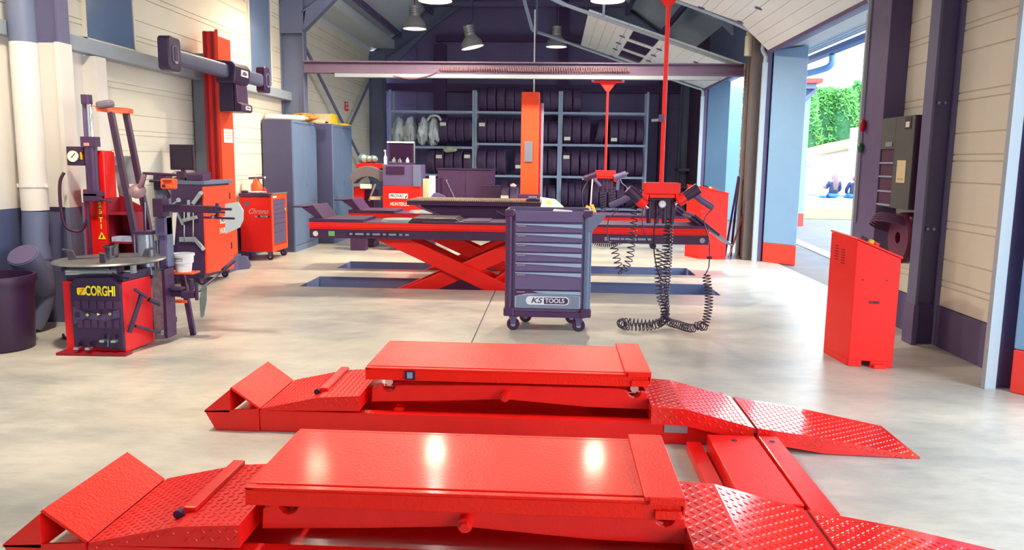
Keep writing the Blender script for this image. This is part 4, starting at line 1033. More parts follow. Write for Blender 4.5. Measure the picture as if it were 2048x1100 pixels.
# ================================================================== pendants
def drill(parent_label, c, ang, flip, body_m=BLACK, tip=REDF):
    """pistol impact wrench, built in the xz plane; ang = barrel direction"""
    t = thing('air_wrench', c, parent_label, 'air tool')
    d_ = Vector((cos(ang)*flip, 0, sin(ang))); n_ = Vector((-d_.z, 0, d_.x))*flip; n_ = -n_ if n_.z > 0 else n_
    c = Vector(c)
    MB().tube([c-d_*.09, c-d_*.085, c-d_*.02, c+d_*.05], .045, 16, rs=[.03, .048, .05, .045]).build('body', body_m, t, smooth=50)
    MB().tube([c+d_*.051, c+d_*.06, c+d_*.12, c+d_*.125], .04, 16, rs=[.046, .05, .045, .03]).build('nose_guard', tip, t, smooth=50)
    MB().cyl(c+d_*.12, c+d_*.155, .014, n=12).build('drive', CHROME, t)
    hb_ = c-d_*.03
    MB().tube([hb_+n_*.03, hb_+n_*.10-d_*.02, hb_+n_*.19-d_*.06, hb_+n_*.21-d_*.07], .028, 12, rs=[.03, .026, .028, .02]).build('handle', GREYD, t, smooth=50)
    return t, hb_+n_*.21-d_*.07


def pendant(x, y, zrail, zbox, bw, label, gauge):
    t = thing('energy_pendant', (x, y, zbox), label, 'pendant', 'red air and power pendants hanging from the crossbeams')
    m = MB(); m.box(x-.26, x+.26, y-.02, y+.02, zrail-.035, zrail-.002)
    m.prism([(x-.13, zrail-.035), (x+.13, zrail-.035), (x+.03, zrail-.17), (x-.03, zrail-.17)], 'y', y-.012, y+.012); m.build('trolley', REDF, t, bev=.004)
    for s_ in (-1, 1):
        MB().cyl((x+s_*.24, y-.03, zrail+.0), (x+s_*.24, y+.03, zrail+.0), .025, n=16).build('roller', GREYL, t, smooth=40)
    MB().cyl((x, y, zbox+.05), (x, y, zrail-.16), .019, n=14).build('pole', REDF, t, smooth=40)
    m = MB(); m.box(x-bw/2, x+bw/2, y-.11, y+.11, zbox-.045, zbox+.05)
    m.hexa([(x-bw/2-.02, y-.12, zbox-.13), (x-bw/2+.02, y-.12, zbox-.13), (x-bw/2+.02, y+.1, zbox-.13), (x-bw/2-.02, y+.1, zbox-.13)], [(x-bw/2-.0, y-.11, zbox-.045), (x-bw/2+.04, y-.11, zbox-.045), (x-bw/2+.04, y+.1, zbox-.045), (x-bw/2-.0, y+.1, zbox-.045)])
    m.hexa([(x+bw/2-.02, y-.12, zbox-.13), (x+bw/2+.02, y-.12, zbox-.13), (x+bw/2+.02, y+.1, zbox-.13), (x+bw/2-.02, y+.1, zbox-.13)], [(x+bw/2-.04, y-.11, zbox-.045), (x+bw/2-.0, y-.11, zbox-.045), (x+bw/2-.0, y+.1, zbox-.045), (x+bw/2-.04, y+.1, zbox-.045)])
    m.box(x-bw/2+.04, x+bw/2-.04, y-.1, y+.1, zbox-.08, zbox-.045); m.build('housing', REDF, t, bev=.006)
    m = MB(); m.box(x-bw*.4, x+bw*.4, y-.06, y+.08, zbox-.26, zbox-.081)
    for k in range(4): m.cyl((x-bw*.34+k*bw*.22, y-.05, zbox-.3), (x-bw*.34+k*bw*.22, y-.05, zbox-.1), .02, n=12)
    m.build('filter_block', BLACK, t, bev=.004)
    if gauge:
        g_ = MB().cyl((x, y-.12, zbox-.13), (x, y-.085, zbox-.13), .03, n=20).build('pressure_gauge', PAPER, t, smooth=40)
        MB().lathe([(.026, -.003), (.033, -.003), (.033, .02), (.026, .02)], (x, y-.122, zbox-.13), (0, 1, 0), 20, True).build('bezel', CHROME, g_)
        MB().box(x-.001, x+.002, y-.1225, y-.1205, zbox-.13, zbox-.112).build('needle', BLACK, g_)
    return t


PY = 6.95
pendant(.932, PY, 2.925, 1.232, .30, 'red air and power pendant hanging by the tool chest, the nearer one', True)
pf = pendant(.835, 13.0, 2.742, 1.27, .32, 'red air and power pendant hanging in front of the tyre racks, the farther one', False)
HOSE = mat('hose_black', (50, 30, 62), .4)
dr1, e1 = drill('black air wrench with red nose hanging on the left side of the near pendant', P(1270, 392, 6.85), radians(-42), 1)
dr2, e2 = drill('black air wrench with red nose hanging on the right side of the near pendant', P(1380, 388, 6.85), radians(-35), -1)


def coilhose(pts, rad, turns, r, label, lead=None, tail=None, per=14):
    m = MB(); h = coil(pts, rad, turns, r, per)
    if lead: h = smoothpath(lead+[h[0]], 6)[:-1]+h
    if tail: h = h+smoothpath([h[-1]]+tail, 6)[1:]
    m.tube(h, r, 6)
    o = m.build('coiled_air_hose', HOSE, smooth=60); tag(o, label, 'hose', 'coiled hoses of the pendants'); return o


bx0 = Vector((.9, PY-.06, .95))
# hose 1: from filter block down, coil heap to the left on the floor, back up
coilhose([P(1334, 452, 6.9), P(1332, 500, 6.9), P(1326, 560, 6.9), Vector((1.02, 6.98, .12)), Vector((.93, 6.86, .058)), Vector((.68, 6.9, .055)), Vector((.615, 6.83, .055)), Vector((.68, 6.72, .055)), Vector((.9, 6.78, .055)), Vector((1.01, 6.9, .12)), P(1320, 590, 6.84), P(1317, 545, 6.84), P(1318, 500, 6.84)], .034, 74, .0048,
         'black coiled hose piled to the left on the floor below the near pendant', lead=[P(1330, 420, 6.93), P(1332, 440, 6.92)], tail=[P(1300, 490, 6.84), P(1285, 450, 6.84), P(1290, 410, 6.86), P(1322, 402, 6.9)])
# hose 2: from drill right down long strand then coil to floor then under the pendant
coilhose([P(1412, 548, 6.8), P(1418, 600, 6.76), P(1410, 650, 6.72), Vector((1.26, 6.66, .09)), Vector((1.2, 6.67, .06)), Vector((1.12, 6.82, .055)), Vector((1.02, 6.95, .08)), P(1330, 600, 6.98), P(1336, 520, 6.98), P(1338, 450, 6.98), P(1338, 425, 6.98)], .034, 72, .0048,
         'black coiled hose running right along the floor from the near pendant', lead=[e2, P(1408, 440, 6.82), P(1418, 480, 6.82), P(1418, 530, 6.82)])
# hose 3: left drill loop
coilhose([P(1226, 478+2, 6.9)+Vector((0, 0, -.02)), P(1232, 512, 6.9), P(1243, 543, 6.9), P(1258, 520, 6.9), P(1264, 480, 6.9), P(1268, 440, 6.9), P(1268, 412, 6.9)], .032, 20, .0048,
         'black coiled hose looping in the air left of the near pendant', lead=[e1, P(1236, 418, 6.88), P(1217, 440, 6.9), P(1216, 480, 6.9)], tail=[P(1280, 385, 6.95), P(1296, 375, 6.95)])
# loose cable
tag(MB().tube(smoothpath([P(1326, 425, 6.85), P(1310, 445, 6.85), P(1308, 500, 6.86), P(1316, 545, 6.87), P(1326, 562, 6.88)], 10), .006, 6).build('loose_cable', HOSE, smooth=60), 'slim black hose hanging straight below the near pendant', 'hose')
# far pendant tools
o = coilhose([P(1204, 372, 12.95), P(1206, 400, 12.95), P(1207, 432, 12.95)], .045, 12, .006, 'black coiled hose hanging on the left below the far pendant')
o = coilhose([P(1223, 372, 12.95), P(1226, 400, 12.95), P(1230, 435, 12.95)], .045, 12, .006, 'black coiled hose hanging on the right below the far pendant')
coilhose([Vector((.44, 9.1, .545)), Vector((.55, 9.1, .515)), Vector((.68, 9.1, .515)), Vector((.80, 9.1, .545))], .026, 16, .004, 'black coiled hose sagging below the alignment lift runway')
dr3, e3 = drill('small dark air tool on the left side of the far pendant', P(1182, 352, 12.9), radians(200), 1, BLACK, BLACK)
dr4, e4 = drill('small dark air tool on the right side of the far pendant', P(1238, 352, 12.9), radians(20), 1, GREYD, GREYD)
ig = thing('inflator_gun', P(1181, 418, 12.8), 'orange tyre inflator gun hanging left of the far pendant', 'air tool')
p = P(1181, 418, 12.8); MB().bar(p+Vector((-.08, 0, .03)), p+Vector((0, 0, 0)), .03, .07).build('body', mat('amber', (240, 160, 60), .4), ig, bev=.01); MB().bar(p+Vector((.02, 0, .07)), p+Vector((.09, 0, -.1)), .03, .05).build('handle', mat('amber', (240, 160, 60), .4), ig, bev=.01)
MB().tube([p+Vector((0, 0, .05)), p+Vector((.01, 0, .3)), p+Vector((.02, 0, .48))], .012, 8).build('lead', mat('pink_hose', (230, 190, 200), .5), ig)
tag(MB().tube(smoothpath([P(1168, 425, 12.8), P(1164, 390, 12.8), P(1172, 368, 12.85), P(1180, 358, 12.9)], 6), .006, 6).build('loose_cable', HOSE), 'thin looping hose left of the far pendant', 'hose')
tag(MB().tube(smoothpath([P(1240, 355, 12.9), P(1244, 366, 12.8), P(1254, 376, 12.8), P(1258, 400, 12.8)], 6), .008, 6).build('loose_cable', GREY), 'thin pale hose right of the far pendant', 'hose')
cm = thing('camera_arm', P(1315, 240, 7.0), 'small silver inspection light sticking out from the near pendant pole', 'light')
MB().cyl(P(1303, 241, 6.95), P(1317, 240, 6.95), .012, n=12).build('tube', GREYL, cm, smooth=40); MB().box(.89, .93, 6.93, 6.965, 1.80, 1.86).build('clamp', GREYD, cm)

# ================================================================== tyre racks
def rack(x0, x1, zs, label, ztop=3.06):
    t = thing('tyre_rack', ((x0+x1)/2, 18.95, 0), label, 'rack', 'steel tyre racks along the back wall')
    for x in (x0, x1):
        for y in (18.7, 19.14):
            MB().box(x-.025, x+.025, y-.02, y+.02, 0, ztop).build('upright', SHELF, t)
    for z in zs:
        for y in (18.7, 19.14): MB().box(x0+.026, x1-.026, y-.018, y+.018, z-.03, z+.02).build('beam', SHELF, t)
        for k in (1, 2):
            pass
        m = MB()
        for k in range(5): m.box(x0+.15+k*(x1-x0-.3)/4-.02, x0+.15+k*(x1-x0-.3)/4+.02, 18.72, 19.12, z-.012, z+.008)
        m.build('shelf_slat', SHELF, t)
    return t


ZS = [2.57, 1.84, 1.10, .36]
rack(-3.86, -1.90, [2.57, 1.75, 1.10, .36], 'left tyre rack bay with wrapped wheels and tyres')
rack(-1.84, .10, ZS, 'middle tyre rack bay behind the red tower')
rack(.155, 2.13, ZS, 'right tyre rack bay behind the hanging pendants')


def tyre_mesh(R_, w_, name):
    pr = []
    hw = w_/2
    prof = [(R_*.64, -hw*.72), (R_*.72, -hw*.98), (R_*.82, -hw*1.03), (R_*.93, -hw*.96), (R_*.985, -hw*.8)]
    for g_ in (-.5, -.17, .17, .5): prof += [(R_*.998, hw*(g_-.06)), (R_*.97, hw*(g_-.05)), (R_*.97, hw*(g_+.05)), (R_*.998, hw*(g_+.06))]
    prof += [(R_*.985, hw*.8), (R_*.93, hw*.96), (R_*.82, hw*1.03), (R_*.72, hw*.98), (R_*.64, hw*.72), (R_*.66, 0)]
    return prof


random.seed(11)
PROTO = {}


def tyre(x, y, z, R_, w_, label, group, lean=0., spin=0., tagged=None):
    k = (R_, w_)
    if k not in PROTO:
        m = MB().lathe(tyre_mesh(R_, w_, 't'), (0, 0, R_), (1, 0, 0), 36, True)
        o = m.build('tyre', RUB, base=(0, 0, 0), smooth=35); PROTO[k] = o
    else:
        o = PROTO[k].copy(); C.objects.link(o)
    o.location = (x, y, z); o.rotation_euler = (0, lean, spin)
    tag(o, label, 'tyre', group)
    if tagged:
        m = MB().box(-.07, .07, -R_-.008, -R_-.003, R_+tagged-.04, R_+tagged+.04); q_ = m.build('paper_label', PAPER, None, base=(0, 0, 0)); q_.parent = o; q_['label'] = 'small white paper label'
    return o


def row(x0, x1, n, z, R_, w_, where, group, leans={}, tags={}, y=18.93):
    ORD = ['leftmost', 'second', 'third', 'fourth', 'fifth', 'sixth', 'seventh', 'eighth', 'ninth', 'tenth']
    for i in range(n):
        x = x0+(x1-x0)*(i+.5)/n
        wh = '%s black tyre %s' % ((ORD[i] if i else 'leftmost') if n > 1 else 'single', where)
        if i == n-1 and n > 1: wh = 'rightmost black tyre '+where
        tyre(x, y-random.uniform(0, .02), z, R_-random.choice([0, .0, .008]), w_, wh, group, leans.get(i, 0), random.uniform(-.03, .03), tags.get(i))


T = .02
row(-1.80, -.74, 5, 2.59, .285, .2, 'on the top shelf left of the red tower', 'tyres on the top shelf')
row(-.50, .065, 3, 2.59, .27, .19, 'on the top shelf just right of the red tower', 'tyres on the top shelf')
row(.19, .61, 2, 2.59, .28, .2, 'on the top shelf at the start of the right bay', 'tyres on the top shelf')
row(-2.70, -1.93, 4, 1.86, .30, .19, 'on the second shelf of the left bay', 'tyres on the second shelf', tags={0: .12}, y=18.93)
row(-1.80, -.75, 5, 1.86, .30, .2, 'on the second shelf left of the red tower', 'tyres on the second shelf', tags={0: .12})
row(-.37, .062, 2, 1.86, .27, .2, 'on the second shelf right of the red tower', 'tyres on the second shelf')
row(.18, .83, 3, 1.86, .31, .2, 'on the second shelf in the left of the right bay', 'tyres on the second shelf', tags={0: -.19})
tyre(1.01, 18.93, 1.87, .29, .2, 'black tyre leaning over on the second shelf behind the far pendant pole', 'tyres on the second shelf', lean=.22)
row(1.27, 2.07, 4, 1.86, .30, .19, 'on the second shelf in the right of the right bay', 'tyres on the second shelf', tags={0: -.19})
row(-3.02, -1.93, 5, 1.12, .29, .2, 'on the third shelf of the left bay', 'tyres on the third shelf', tags={1: .12, 4: .14})
row(-1.82, -1.12, 3, 1.12, .31, .22, 'on the third shelf left of the red tower', 'tyres on the third shelf')
tyre(-.83, 18.93, 1.12, .30, .2, 'single black tyre on the third shelf beside the red tower', 'tyres on the third shelf', tagged=-.1)
row(-.37, .062, 2, 1.12, .31, .2, 'on the third shelf right of the red tower', 'tyres on the third shelf')
row(.18, 1.22, 5, 1.12, .305, .19, 'on the third shelf in the left of the right bay', 'tyres on the third shelf', tags={0: .14})
row(1.28, 2.08, 4, 1.12, .31, .19, 'on the third shelf in the right of the right bay', 'tyres on the third shelf')
row(.18, .82, 4, .38, .30, .155, 'on the bottom shelf in the left of the right bay', 'tyres on the bottom shelf')
row(.86, 2.08, 6, .38, .30, .19, 'on the bottom shelf in the right of the right bay', 'tyres on the bottom shelf')
row(-.37, .062, 2, .38, .26, .19, 'on the bottom shelf right of the red tower', 'tyres on the bottom shelf')
row(-1.25, -.72, 3, .38, .31, .17, 'on the bottom shelf left of the red tower', 'tyres on the bottom shelf')
for i, x in enumerate((-3.5, -3.2, -2.9)):
    pass

# plastic wrapped wheels
from mathutils import noise as mno
PLAS = mat('translucent_plastic', (214, 228, 230), .25, noise=.3, nscale=7, bump=.4, bscale=14)


def bagm(c, sx_, sy_, sz_, seed, pinch=0.):
    m = MB(); m.sphere((0, 0, 0), 1, 44); vs = []
    for v in m.v:
        nn = mno.noise(Vector((v.x*1.6+seed, v.y*1.6, v.z*1.1)))*.35+abs(mno.noise(Vector((v.x*4+seed, v.y*3+v.z, v.z*2))))*.45-.1
        rr_ = 1+nn; u = Vector((v.x*sx_*rr_*(1-pinch*max(0, v.z)), v.y*sy_*rr_, v.z*sz_*(1+.3*nn)+.05*sz_*v.x)); vs.append(u+Vector(c))
    m.v = vs; return m


for (x0, x1, zt_, lb, sd_) in ((-3.82, -3.56, 2.46, 'wheel wrapped in clear plastic at the left end of the rack', 1.), (-3.55, -3.29, 2.46, 'wheel wrapped in clear plastic, second from the left end of the rack', 5.),
                               (-3.22, -2.97, 2.40, 'wheel wrapped in loose plastic left of the tied bag top', 9.), (-2.97, -2.73, 2.38, 'wheel wrapped in loose plastic beside the tyres on the left bay', 13.)):
    w_ = thing('wrapped_wheel', ((x0+x1)/2, 18.9, 1.78), lb, 'wheel', 'plastic wrapped wheels on the left rack bay')
    cx_ = (x0+x1)/2
    bagm((cx_, 18.86, 2.12), .15, .26, .33, sd_, .2).build('plastic_bag', PLAS, w_, smooth=70)
    MB().lathe(tyre_mesh(.25, .16, ''), (cx_, 18.92, 2.05), (1, 0, 0), 28, True).build('tyre', RUB, w_, smooth=35)
    if sd_ == 9.: MB().tube(smoothpath([(cx_+.1, 18.75, 2.36), (cx_+.2, 18.72, 2.47), (cx_+.36, 18.72, 2.46), (cx_+.43, 18.72, 2.36)], 8), .03, 8).build('bag_twist', PLAS, w_, smooth=60)
tag(bagm((-2.45, 18.66, 1.70), .17, .05, .07, 3.).build('crumpled_rag', mat('greenish_rag', (190, 200, 170), .8, noise=.4, nscale=18), smooth=60), 'crumpled pale rag hanging over the left rack bay edge', 'rag')

# ================================================================== red tower, cabinets and things at the back
tw = thing('two_post_lift_column', (-.41, 13.7, 0), 'tall orange red lift column standing before the middle tyre rack', 'lift column')
MB().box(-.565, -.262, 13.5, 13.8, .0, 2.6).build('column', ORNG, tw, bev=.012)
MB().box(-.255, -.235, 13.55, 13.8, .0, 2.42).build('side_rail', RED, tw); MB().box(-.23, -.19, 13.6, 13.68, 0, 2.42).build('cable_guide', SHELF, tw)
MB().box(-.505, -.365, 13.47, 13.499, 1.44, 1.78).build('cover_plate', mat('cover_grey', (110, 114, 130), .5), tw, bev=.004)
MB().cyl((-.365, 13.65, 2.6), (-.365, 13.65, 3.95), .014, n=8).build('cable_conduit', GREYL, tw)
MB().box(-.6, -.2, 13.4, 13.9, 0, .03).build('base_plate', RED, tw)
CARR = mat('carriage_dark', (70, 30, 74), .5)
MB().box(-.60, -.22, 13.3, 13.49, .78, .90).build('carriage', CARR, tw, bev=.01)
# tall pack (yellow mark) beside the tower
cb = thing('oil_jug', (.0, 13.0, .85), 'pale carton wedge with green mark beside the red tower', 'carton')
MB().prism([(-.215, .70), (.17, .70), (.17, .72), (.03, .84), (-.215, .87)], 'y', 12.9, 13.05).build('carton', mat('cream_carton', (244, 240, 200), .7), cb, bev=.004)
MB().lathe([(.001, -.001), (.035, -.001), (.035, .004), (.001, .004)], (-.07, 12.893, .79), (0, 1, 0), 12).build('mark', mat('lime', (206, 222, 90), .6), cb)
MB().box(-.215, .0, 12.92, 13.03, 0, .69).build('stand', BLK2, cb)
# dark cabinets
dc = thing('parts_cabinet', (-1.67, 15.2, 0), 'large dark cabinet with flat front behind the jacking beam', 'cabinet')
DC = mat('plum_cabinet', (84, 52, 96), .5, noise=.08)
MB().box(-2.2, -1.14, 15.0, 15.5, .05, 1.27).build('body', DC, dc, bev=.006); MB().box(-2.22, -1.12, 14.98, 15.52, 1.271, 1.3).build('top', BLK2, dc, bev=.004)
MB().box(-2.19, -1.68, 14.985, 14.999, .08, 1.25).build('door', DC, dc, bev=.002); MB().box(-1.66, -1.15, 14.985, 14.999, .08, 1.25).build('door', DC, dc, bev=.002); MB().box(-2.2, -1.14, 15.02, 15.48, 0, .049).build('plinth', BLK2, dc)
b2 = thing('tool_box', (-1.12, 14.6, 0), 'lower dark box standing right of the large dark cabinet', 'box')
MB().box(-1.31, -.95, 14.5, 14.8, 0, .98).build('body', BLACK, b2, bev=.006); MB().box(-1.32, -.94, 14.49, 14.81, .981, 1.0).build('lid', BLK2, b2, bev=.003)
pr_ = thing('pry_bar', (-1.85, 14.9, .0), 'thin pale pry bar leaning against the large dark cabinet', 'bar')
pq = P(893, 362, 14.96); pe = P(909, 396, 14.8); pe = pq+(pe-pq)*((pq.z-.008)/(pq.z-pe.z)); MB().cyl(pq, pe, .011, n=8).build('rod', GREYL, pr_); MB().sphere(P(893, 361, 14.955), .02, 8).build('knob', GREYL, pr_)
db = thing('dark_bin', (-2.35, 14.3, 0), 'dark low container beside the aligner console', 'bin')
MB().box(-2.5, -2.05, 14.2, 14.6, 0, 1.12).build('body', BLACK, db, bev=.01); MB().box(-2.40, -2.26, 14.19, 14.199, 1.02, 1.05).build('handle', GREYL, db)
for i, x in enumerate((-.88, -.72)):
    tyre(x, 14.62, .40, .29, .15, ['black tyre standing right of the dark box, left one of a pair', 'black tyre standing right of the dark box, right one of a pair'][i], 'pair of tyres beside the dark box', tagged=(.1 if i == 0 else None))
m = MB().box(-.97, -.64, 14.4, 14.85, .0, .395); tag(m.build('low_bench', BLK2), 'low dark bench carrying two tyres before the rack', 'bench')
tag(bagm((-.74, 14.6, 1.005), .05, .05, .035, 7.).build('crumpled_tissue', PAPER, smooth=60), 'white crumpled tissue lying on a tyre', 'tissue')

# wardrobes
def wardrobe(x0, x1, y0, y1, z, label):
    t = thing('metal_wardrobe', ((x0+x1)/2, (y0+y1)/2, 0), label, 'wardrobe', 'blue grey metal wardrobes against the left wall')
    MB().box(x0, x1-.02, y0, y1, 0, z).build('body', mat('wardrobe_side', (78, 80, 116), .5, noise=.05), t, bev=.006)
    ym = (y0+y1)/2
    for a, c in ((y0+.03, ym-.003), (ym+.003, y1-.03)):
        d_ = MB().box(x1-.019, x1, a, c, .1, z-.05).build('door', WARD, t, bev=.003)
    MB().box(x1+.0005, x1+.012, ym+.02, ym+.035, z*.5-.04, z*.5+.04).build('handle', CHROME, t)
    fr = MB(); fr.box(x1-.019, x1+.004, y0, y0+.028, 0, z); fr.box(x1-.019, x1+.004, y1-.028, y1, 0, z); fr.box(x1-.019, x1+.004, y0+.028, y1-.028, z-.045, z); fr.box(x1-.019, x1+.004, y0+.028, y1-.028, 0, .095); fr.build('frame', WARD, t)
    return t


wardrobe(-4.46, -3.985, 12.02, 13.22, 2.03, 'tall blue grey metal wardrobe nearer the camera with a paper roll on top')
wardrobe(-4.27, -3.74, 13.36, 14.6, 2.03, 'tall blue grey metal wardrobe farther back with a yellow box on top')
rl = thing('paper_roll', (-4.2, 12.4, 2.03), 'long cream roll lying on top of the nearer wardrobe', 'roll')
MB().cyl((-4.44, 12.12, 2.075), (-3.95, 12.5, 2.075), .042, n=18).build('roll', mat('cream_roll', (240, 230, 205), .7), rl, smooth=40); MB().cyl((-3.95, 12.5, 2.075), (-3.90, 12.54, 2.075), .02, n=12).build('core', mat('carton_brown', (200, 160, 110), .7), rl)
tag(bagm((-4.1, 12.85, 2.10), .22, .2, .075, 2.).build('orange_cloth', mat('orange_brown_cloth', (222, 140, 66), .9, noise=.4, nscale=12), smooth=70), 'crumpled orange brown cloth on top of the nearer wardrobe', 'cloth')
tag(MB().box(-4.0, -3.82, 13.05, 13.2, 2.031, 2.08).build('small_carton', CARTON), 'small beige carton at the right edge of the nearer wardrobe', 'carton')
yb = thing('open_box', (-3.85, 13.9, 2.03), 'open carton with yellow side on top of the farther wardrobe', 'box')
m = MB(); m.box(-4.1, -3.81, 13.5, 13.51, 2.035, 2.2); m.box(-4.1, -4.09, 13.51, 13.9, 2.035, 2.2); m.box(-4.1, -3.81, 13.9, 13.91, 2.035, 2.2); m.box(-4.09, -3.81, 13.51, 13.9, 2.031, 2.04); m.build('carton', CARTON, yb)
MB().box(-3.809, -3.80, 13.5, 13.91, 2.035, 2.21).build('side', YEL, yb); MB().box(-3.9, -3.85, 13.485, 13.499, 2.05, 2.07).build('print', BLACK, yb)
tag(MB().prism([(-3.92, 2.031), (-3.62+.0, 2.031), (-3.66, 2.06), (-3.92, 2.10)], 'y', 14.0, 14.3).build('yellow_wedge', YEL), 'yellow wheel wedge beside the open carton on the farther wardrobe', 'wedge')
sg = thing('wall_sign', (WL+.01, 17.0, 2.45), 'small red and white safety sign on the left wall above the farther wardrobe', 'sign')
MB().box(WL+.001, WL+.012, 16.95, 17.22, 2.47, 2.66).build('plate', RED, sg); m = MB(); m.box(WL+.0121, WL+.014, 17.03, 17.14, 2.59, 2.63); m.build('symbol', WHITE, sg); MB().box(WL+.0121, WL+.014, 17.03, 17.14, 2.51, 2.55).build('symbol', WHITE, sg)

# second console (balancer console)
def provac(parent, x, y, z, s_, face):
    fr_ = front if face == 'f' else side
    def off(k): return (x, y-k, z) if face == 'f' else (x+k, y, z)
    W_, H_ = s_*1.0, s_*.26
    if face == 'f': MB().box(x-W_/2, x+W_/2, y-.003, y-.0005, z-H_/2, z+H_/2).build('sign_plate', WHITE, parent)
    else: MB().box(x+.0005, x+.003, y-W_/2, y+W_/2, z-H_/2, z+H_/2).build('sign_plate', WHITE, parent)
    a = list(off(.004))
    if face == 'f': a[0] -= s_*.07
    else: a[1] -= s_*.07
    text('PROVAC', 'lettering', BLACK, parent, s_*.225, fr_(*a), italic=.1, stretch=.85, off=.001)
    q_ = [(.36, -.10), (.40, -.11), (.46, -.02), (.47, .11), (.43, .02), (.37, -.02)]
    m = MB()
    if face == 'f': m.prism([(x+u*s_, z+v*s_) for u, v in q_], 'y', y-.006, y-.0035)
    else: m.prism([(y+u*s_, z+v*s_) for u, v in q_], 'x', x+.0035, x+.006)
    m.build('swoosh', BLACK, parent)


c2 = thing('aligner_console', (-2.45, 12.6, 0), 'red and grey wheel service console with dark screen behind the far runway', 'console')
MB().box(-2.71, -2.1, 12.5, 12.95, 1.03, 1.37).build('upper_body', GREYD, c2, bev=.008)
MB().box(-2.71, -2.1, 12.5, 12.95, .12, 1.029).build('lower_body', REDF, c2, bev=.006)
m = MB(); m.box(-2.65, -2.36+.0, 12.49, 12.499, 1.22, 1.34); m.build('drawer', BLACK, c2, bev=.003)
MB().box(-2.22, -2.1, 12.485, 12.499, 1.03, 1.37).build('side_panel', GREY, c2)
MB().box(-2.62, -2.24, 12.5, 12.86, 1.371, 1.40).build('worktop', BLK2, c2, bev=.005)
mo = MB().box(-2.66, -2.25, 12.72, 12.77, 1.42, 1.71).build('monitor', BLACK, c2, bev=.008)
MB().box(-2.63, -2.28, 12.715, 12.7195, 1.45, 1.68).build('screen', mat('dark_screen', (40, 14, 50), .15), mo)
MB().box(-2.68, -2.24, 12.7, 12.79, 1.712, 1.735).build('upper_edge', WHITE, mo); m = MB().box(-2.245, -2.232, 12.7, 12.74, 1.40, 1.735); m.build('side_edge', GREYL, mo)
MB().cyl((-2.45, 12.76, 1.40), (-2.45, 12.76, 1.45), .04, n=12).build('stand', BLACK, mo)
provac(c2, -2.46, 12.5, .875, .30, 'f')
text('HUNTER.EU', 'lettering', mat('pale_lettering', (250, 214, 196), .5), c2, .075, front(-2.44, 12.498, .745), italic=.2, stretch=.78, off=.002)
random.seed(3)
for i, (px, zz, w_, mm, lb) in enumerate(((788, 1.41, .05, GREYL, 'small silver clamp part left on top of the red console'), (800, 1.41, .045, CHROME, 'small chrome part in the middle on top of the red console'), (815, 1.42, .04, PAPER, 'small white part right on top of the red console'))):
    p = P(px, 325, 12.58); m = MB().box(p.x-w_/2, p.x+w_/2, 12.55, 12.62, 1.402, 1.402+.05); m.cyl((p.x, 12.56, 1.452), (p.x, 12.6, 1.475), .012, n=10)
    tag(m.build('clamp_part', mm, bev=.004), lb, 'part', 'small parts on the red console')
sb = thing('spray_bottle', (-2.78, 12.62, 1.2), 'slim white spray bottle left of the red console screen', 'bottle')
MB().lathe([(.001, 1.373), (.028, 1.373), (.026, 1.48), (.01, 1.52), (.009, 1.57), (.001, 1.57)], (-2.685, 12.6, 0), n=14).build('bottle', WHITE, sb, smooth=50); MB().box(-2.705, -2.672, 12.585, 12.61, 1.571, 1.60).build('nozzle', mat('pink_cap', (240, 170, 180), .5), sb)
# white clamp holders right of the console
wc = thing('clamp_holder', (-2.0, 12.6, 0), 'white boards with grey wheel clamp right of the red console', 'clamp holder')
MB().box(-2.0, -1.9, 12.7, 12.74, .72, 1.2).build('white_board', WHITE, wc, bev=.01); MB().box(-2.09, -1.99, 12.6, 12.69, .74, 1.15).build('cream_block', CARTON, wc, bev=.01)
MB().prism([(-1.98, .83), (-1.90, .93), (-1.84, .93), (-1.72, .88), (-1.72, .80), (-1.76, .80), (-1.77, .85), (-1.95, .82)], 'y', 12.55, 12.62).build('clamp', GREYD, wc, bev=.006)
MB().box(-2.08, -1.95, 12.5, 12.58, .60, .74).build('clamp_block', GREYL, wc, bev=.01); MB().box(-2.09, -1.9, 12.6, 12.75, 0, .72).build('stand', BLK2, wc)

# wheel balancer with hood
wb = thing('wheel_balancer', (-3.0, 12.9, 0), 'dark wheel balancer with curved grey hood left of the red console', 'wheel balancer')
hd = MB(); pts = []
arc = [(-3.0+.36*cos(a), .98+.36*sin(a)) for a in [radians(35+i*115/12) for i in range(13)]]; arci = [(-3.0+.27*cos(a), .93+.24*sin(a)) for a in [radians(150-i*115/12) for i in range(13)]]
hd.prism(arc+arci, 'y', 12.7, 13.05); hd.build('hood', mat('hood_grey', (110, 104, 110), .5), wb, bev=.01)
MB().box(-3.28, -2.95, 12.95, 13.3, 0, .95).build('body', BLK2, wb, bev=.02); MB().box(-3.27, -3.1, 12.85, 12.949, .6, 1.0).build('front_panel', REDF, wb, bev=.01)
MB().cyl((-3.0, 12.75, 1.0), (-3.0, 13.2, 1.0), .03, n=14).build('shaft', CHROME, wb, smooth=40); MB().box(-3.1, -2.93, 12.6, 12.7, .98, 1.05).build('display', PAPER, wb, bev=.004)
MB().bar((-2.87, 12.7, 1.05), (-2.98, 12.7, .78), .03, .03).build('arm', GREYL, wb); MB().box(-2.95, -2.78, 12.65, 12.8, .8, .85).build('tray', CARTON, wb)
MB().box(-3.2, -2.75, 12.8, 13.2, 1.3, 1.38).build('weight_tray', RED, wb, bev=.01)
for i, (x, r_) in enumerate(((-3.13, .09), (-3.05, .07), (-2.96, .07))): MB().lathe([(.001, -.03), (r_, -.03), (r_*.7, .05), (.02, .07), (.001, .07)], (x, 13.0, 1.45), (.6, -.8, .1), 20).build('centring_cone', mat('cone_metal', (150, 175, 170), .35, metal=.5), wb, smooth=40)
bk = thing('bucket', (-3.18, 12.2, .8), 'small red and white bucket at the foot of the wheel balancer', 'bucket')
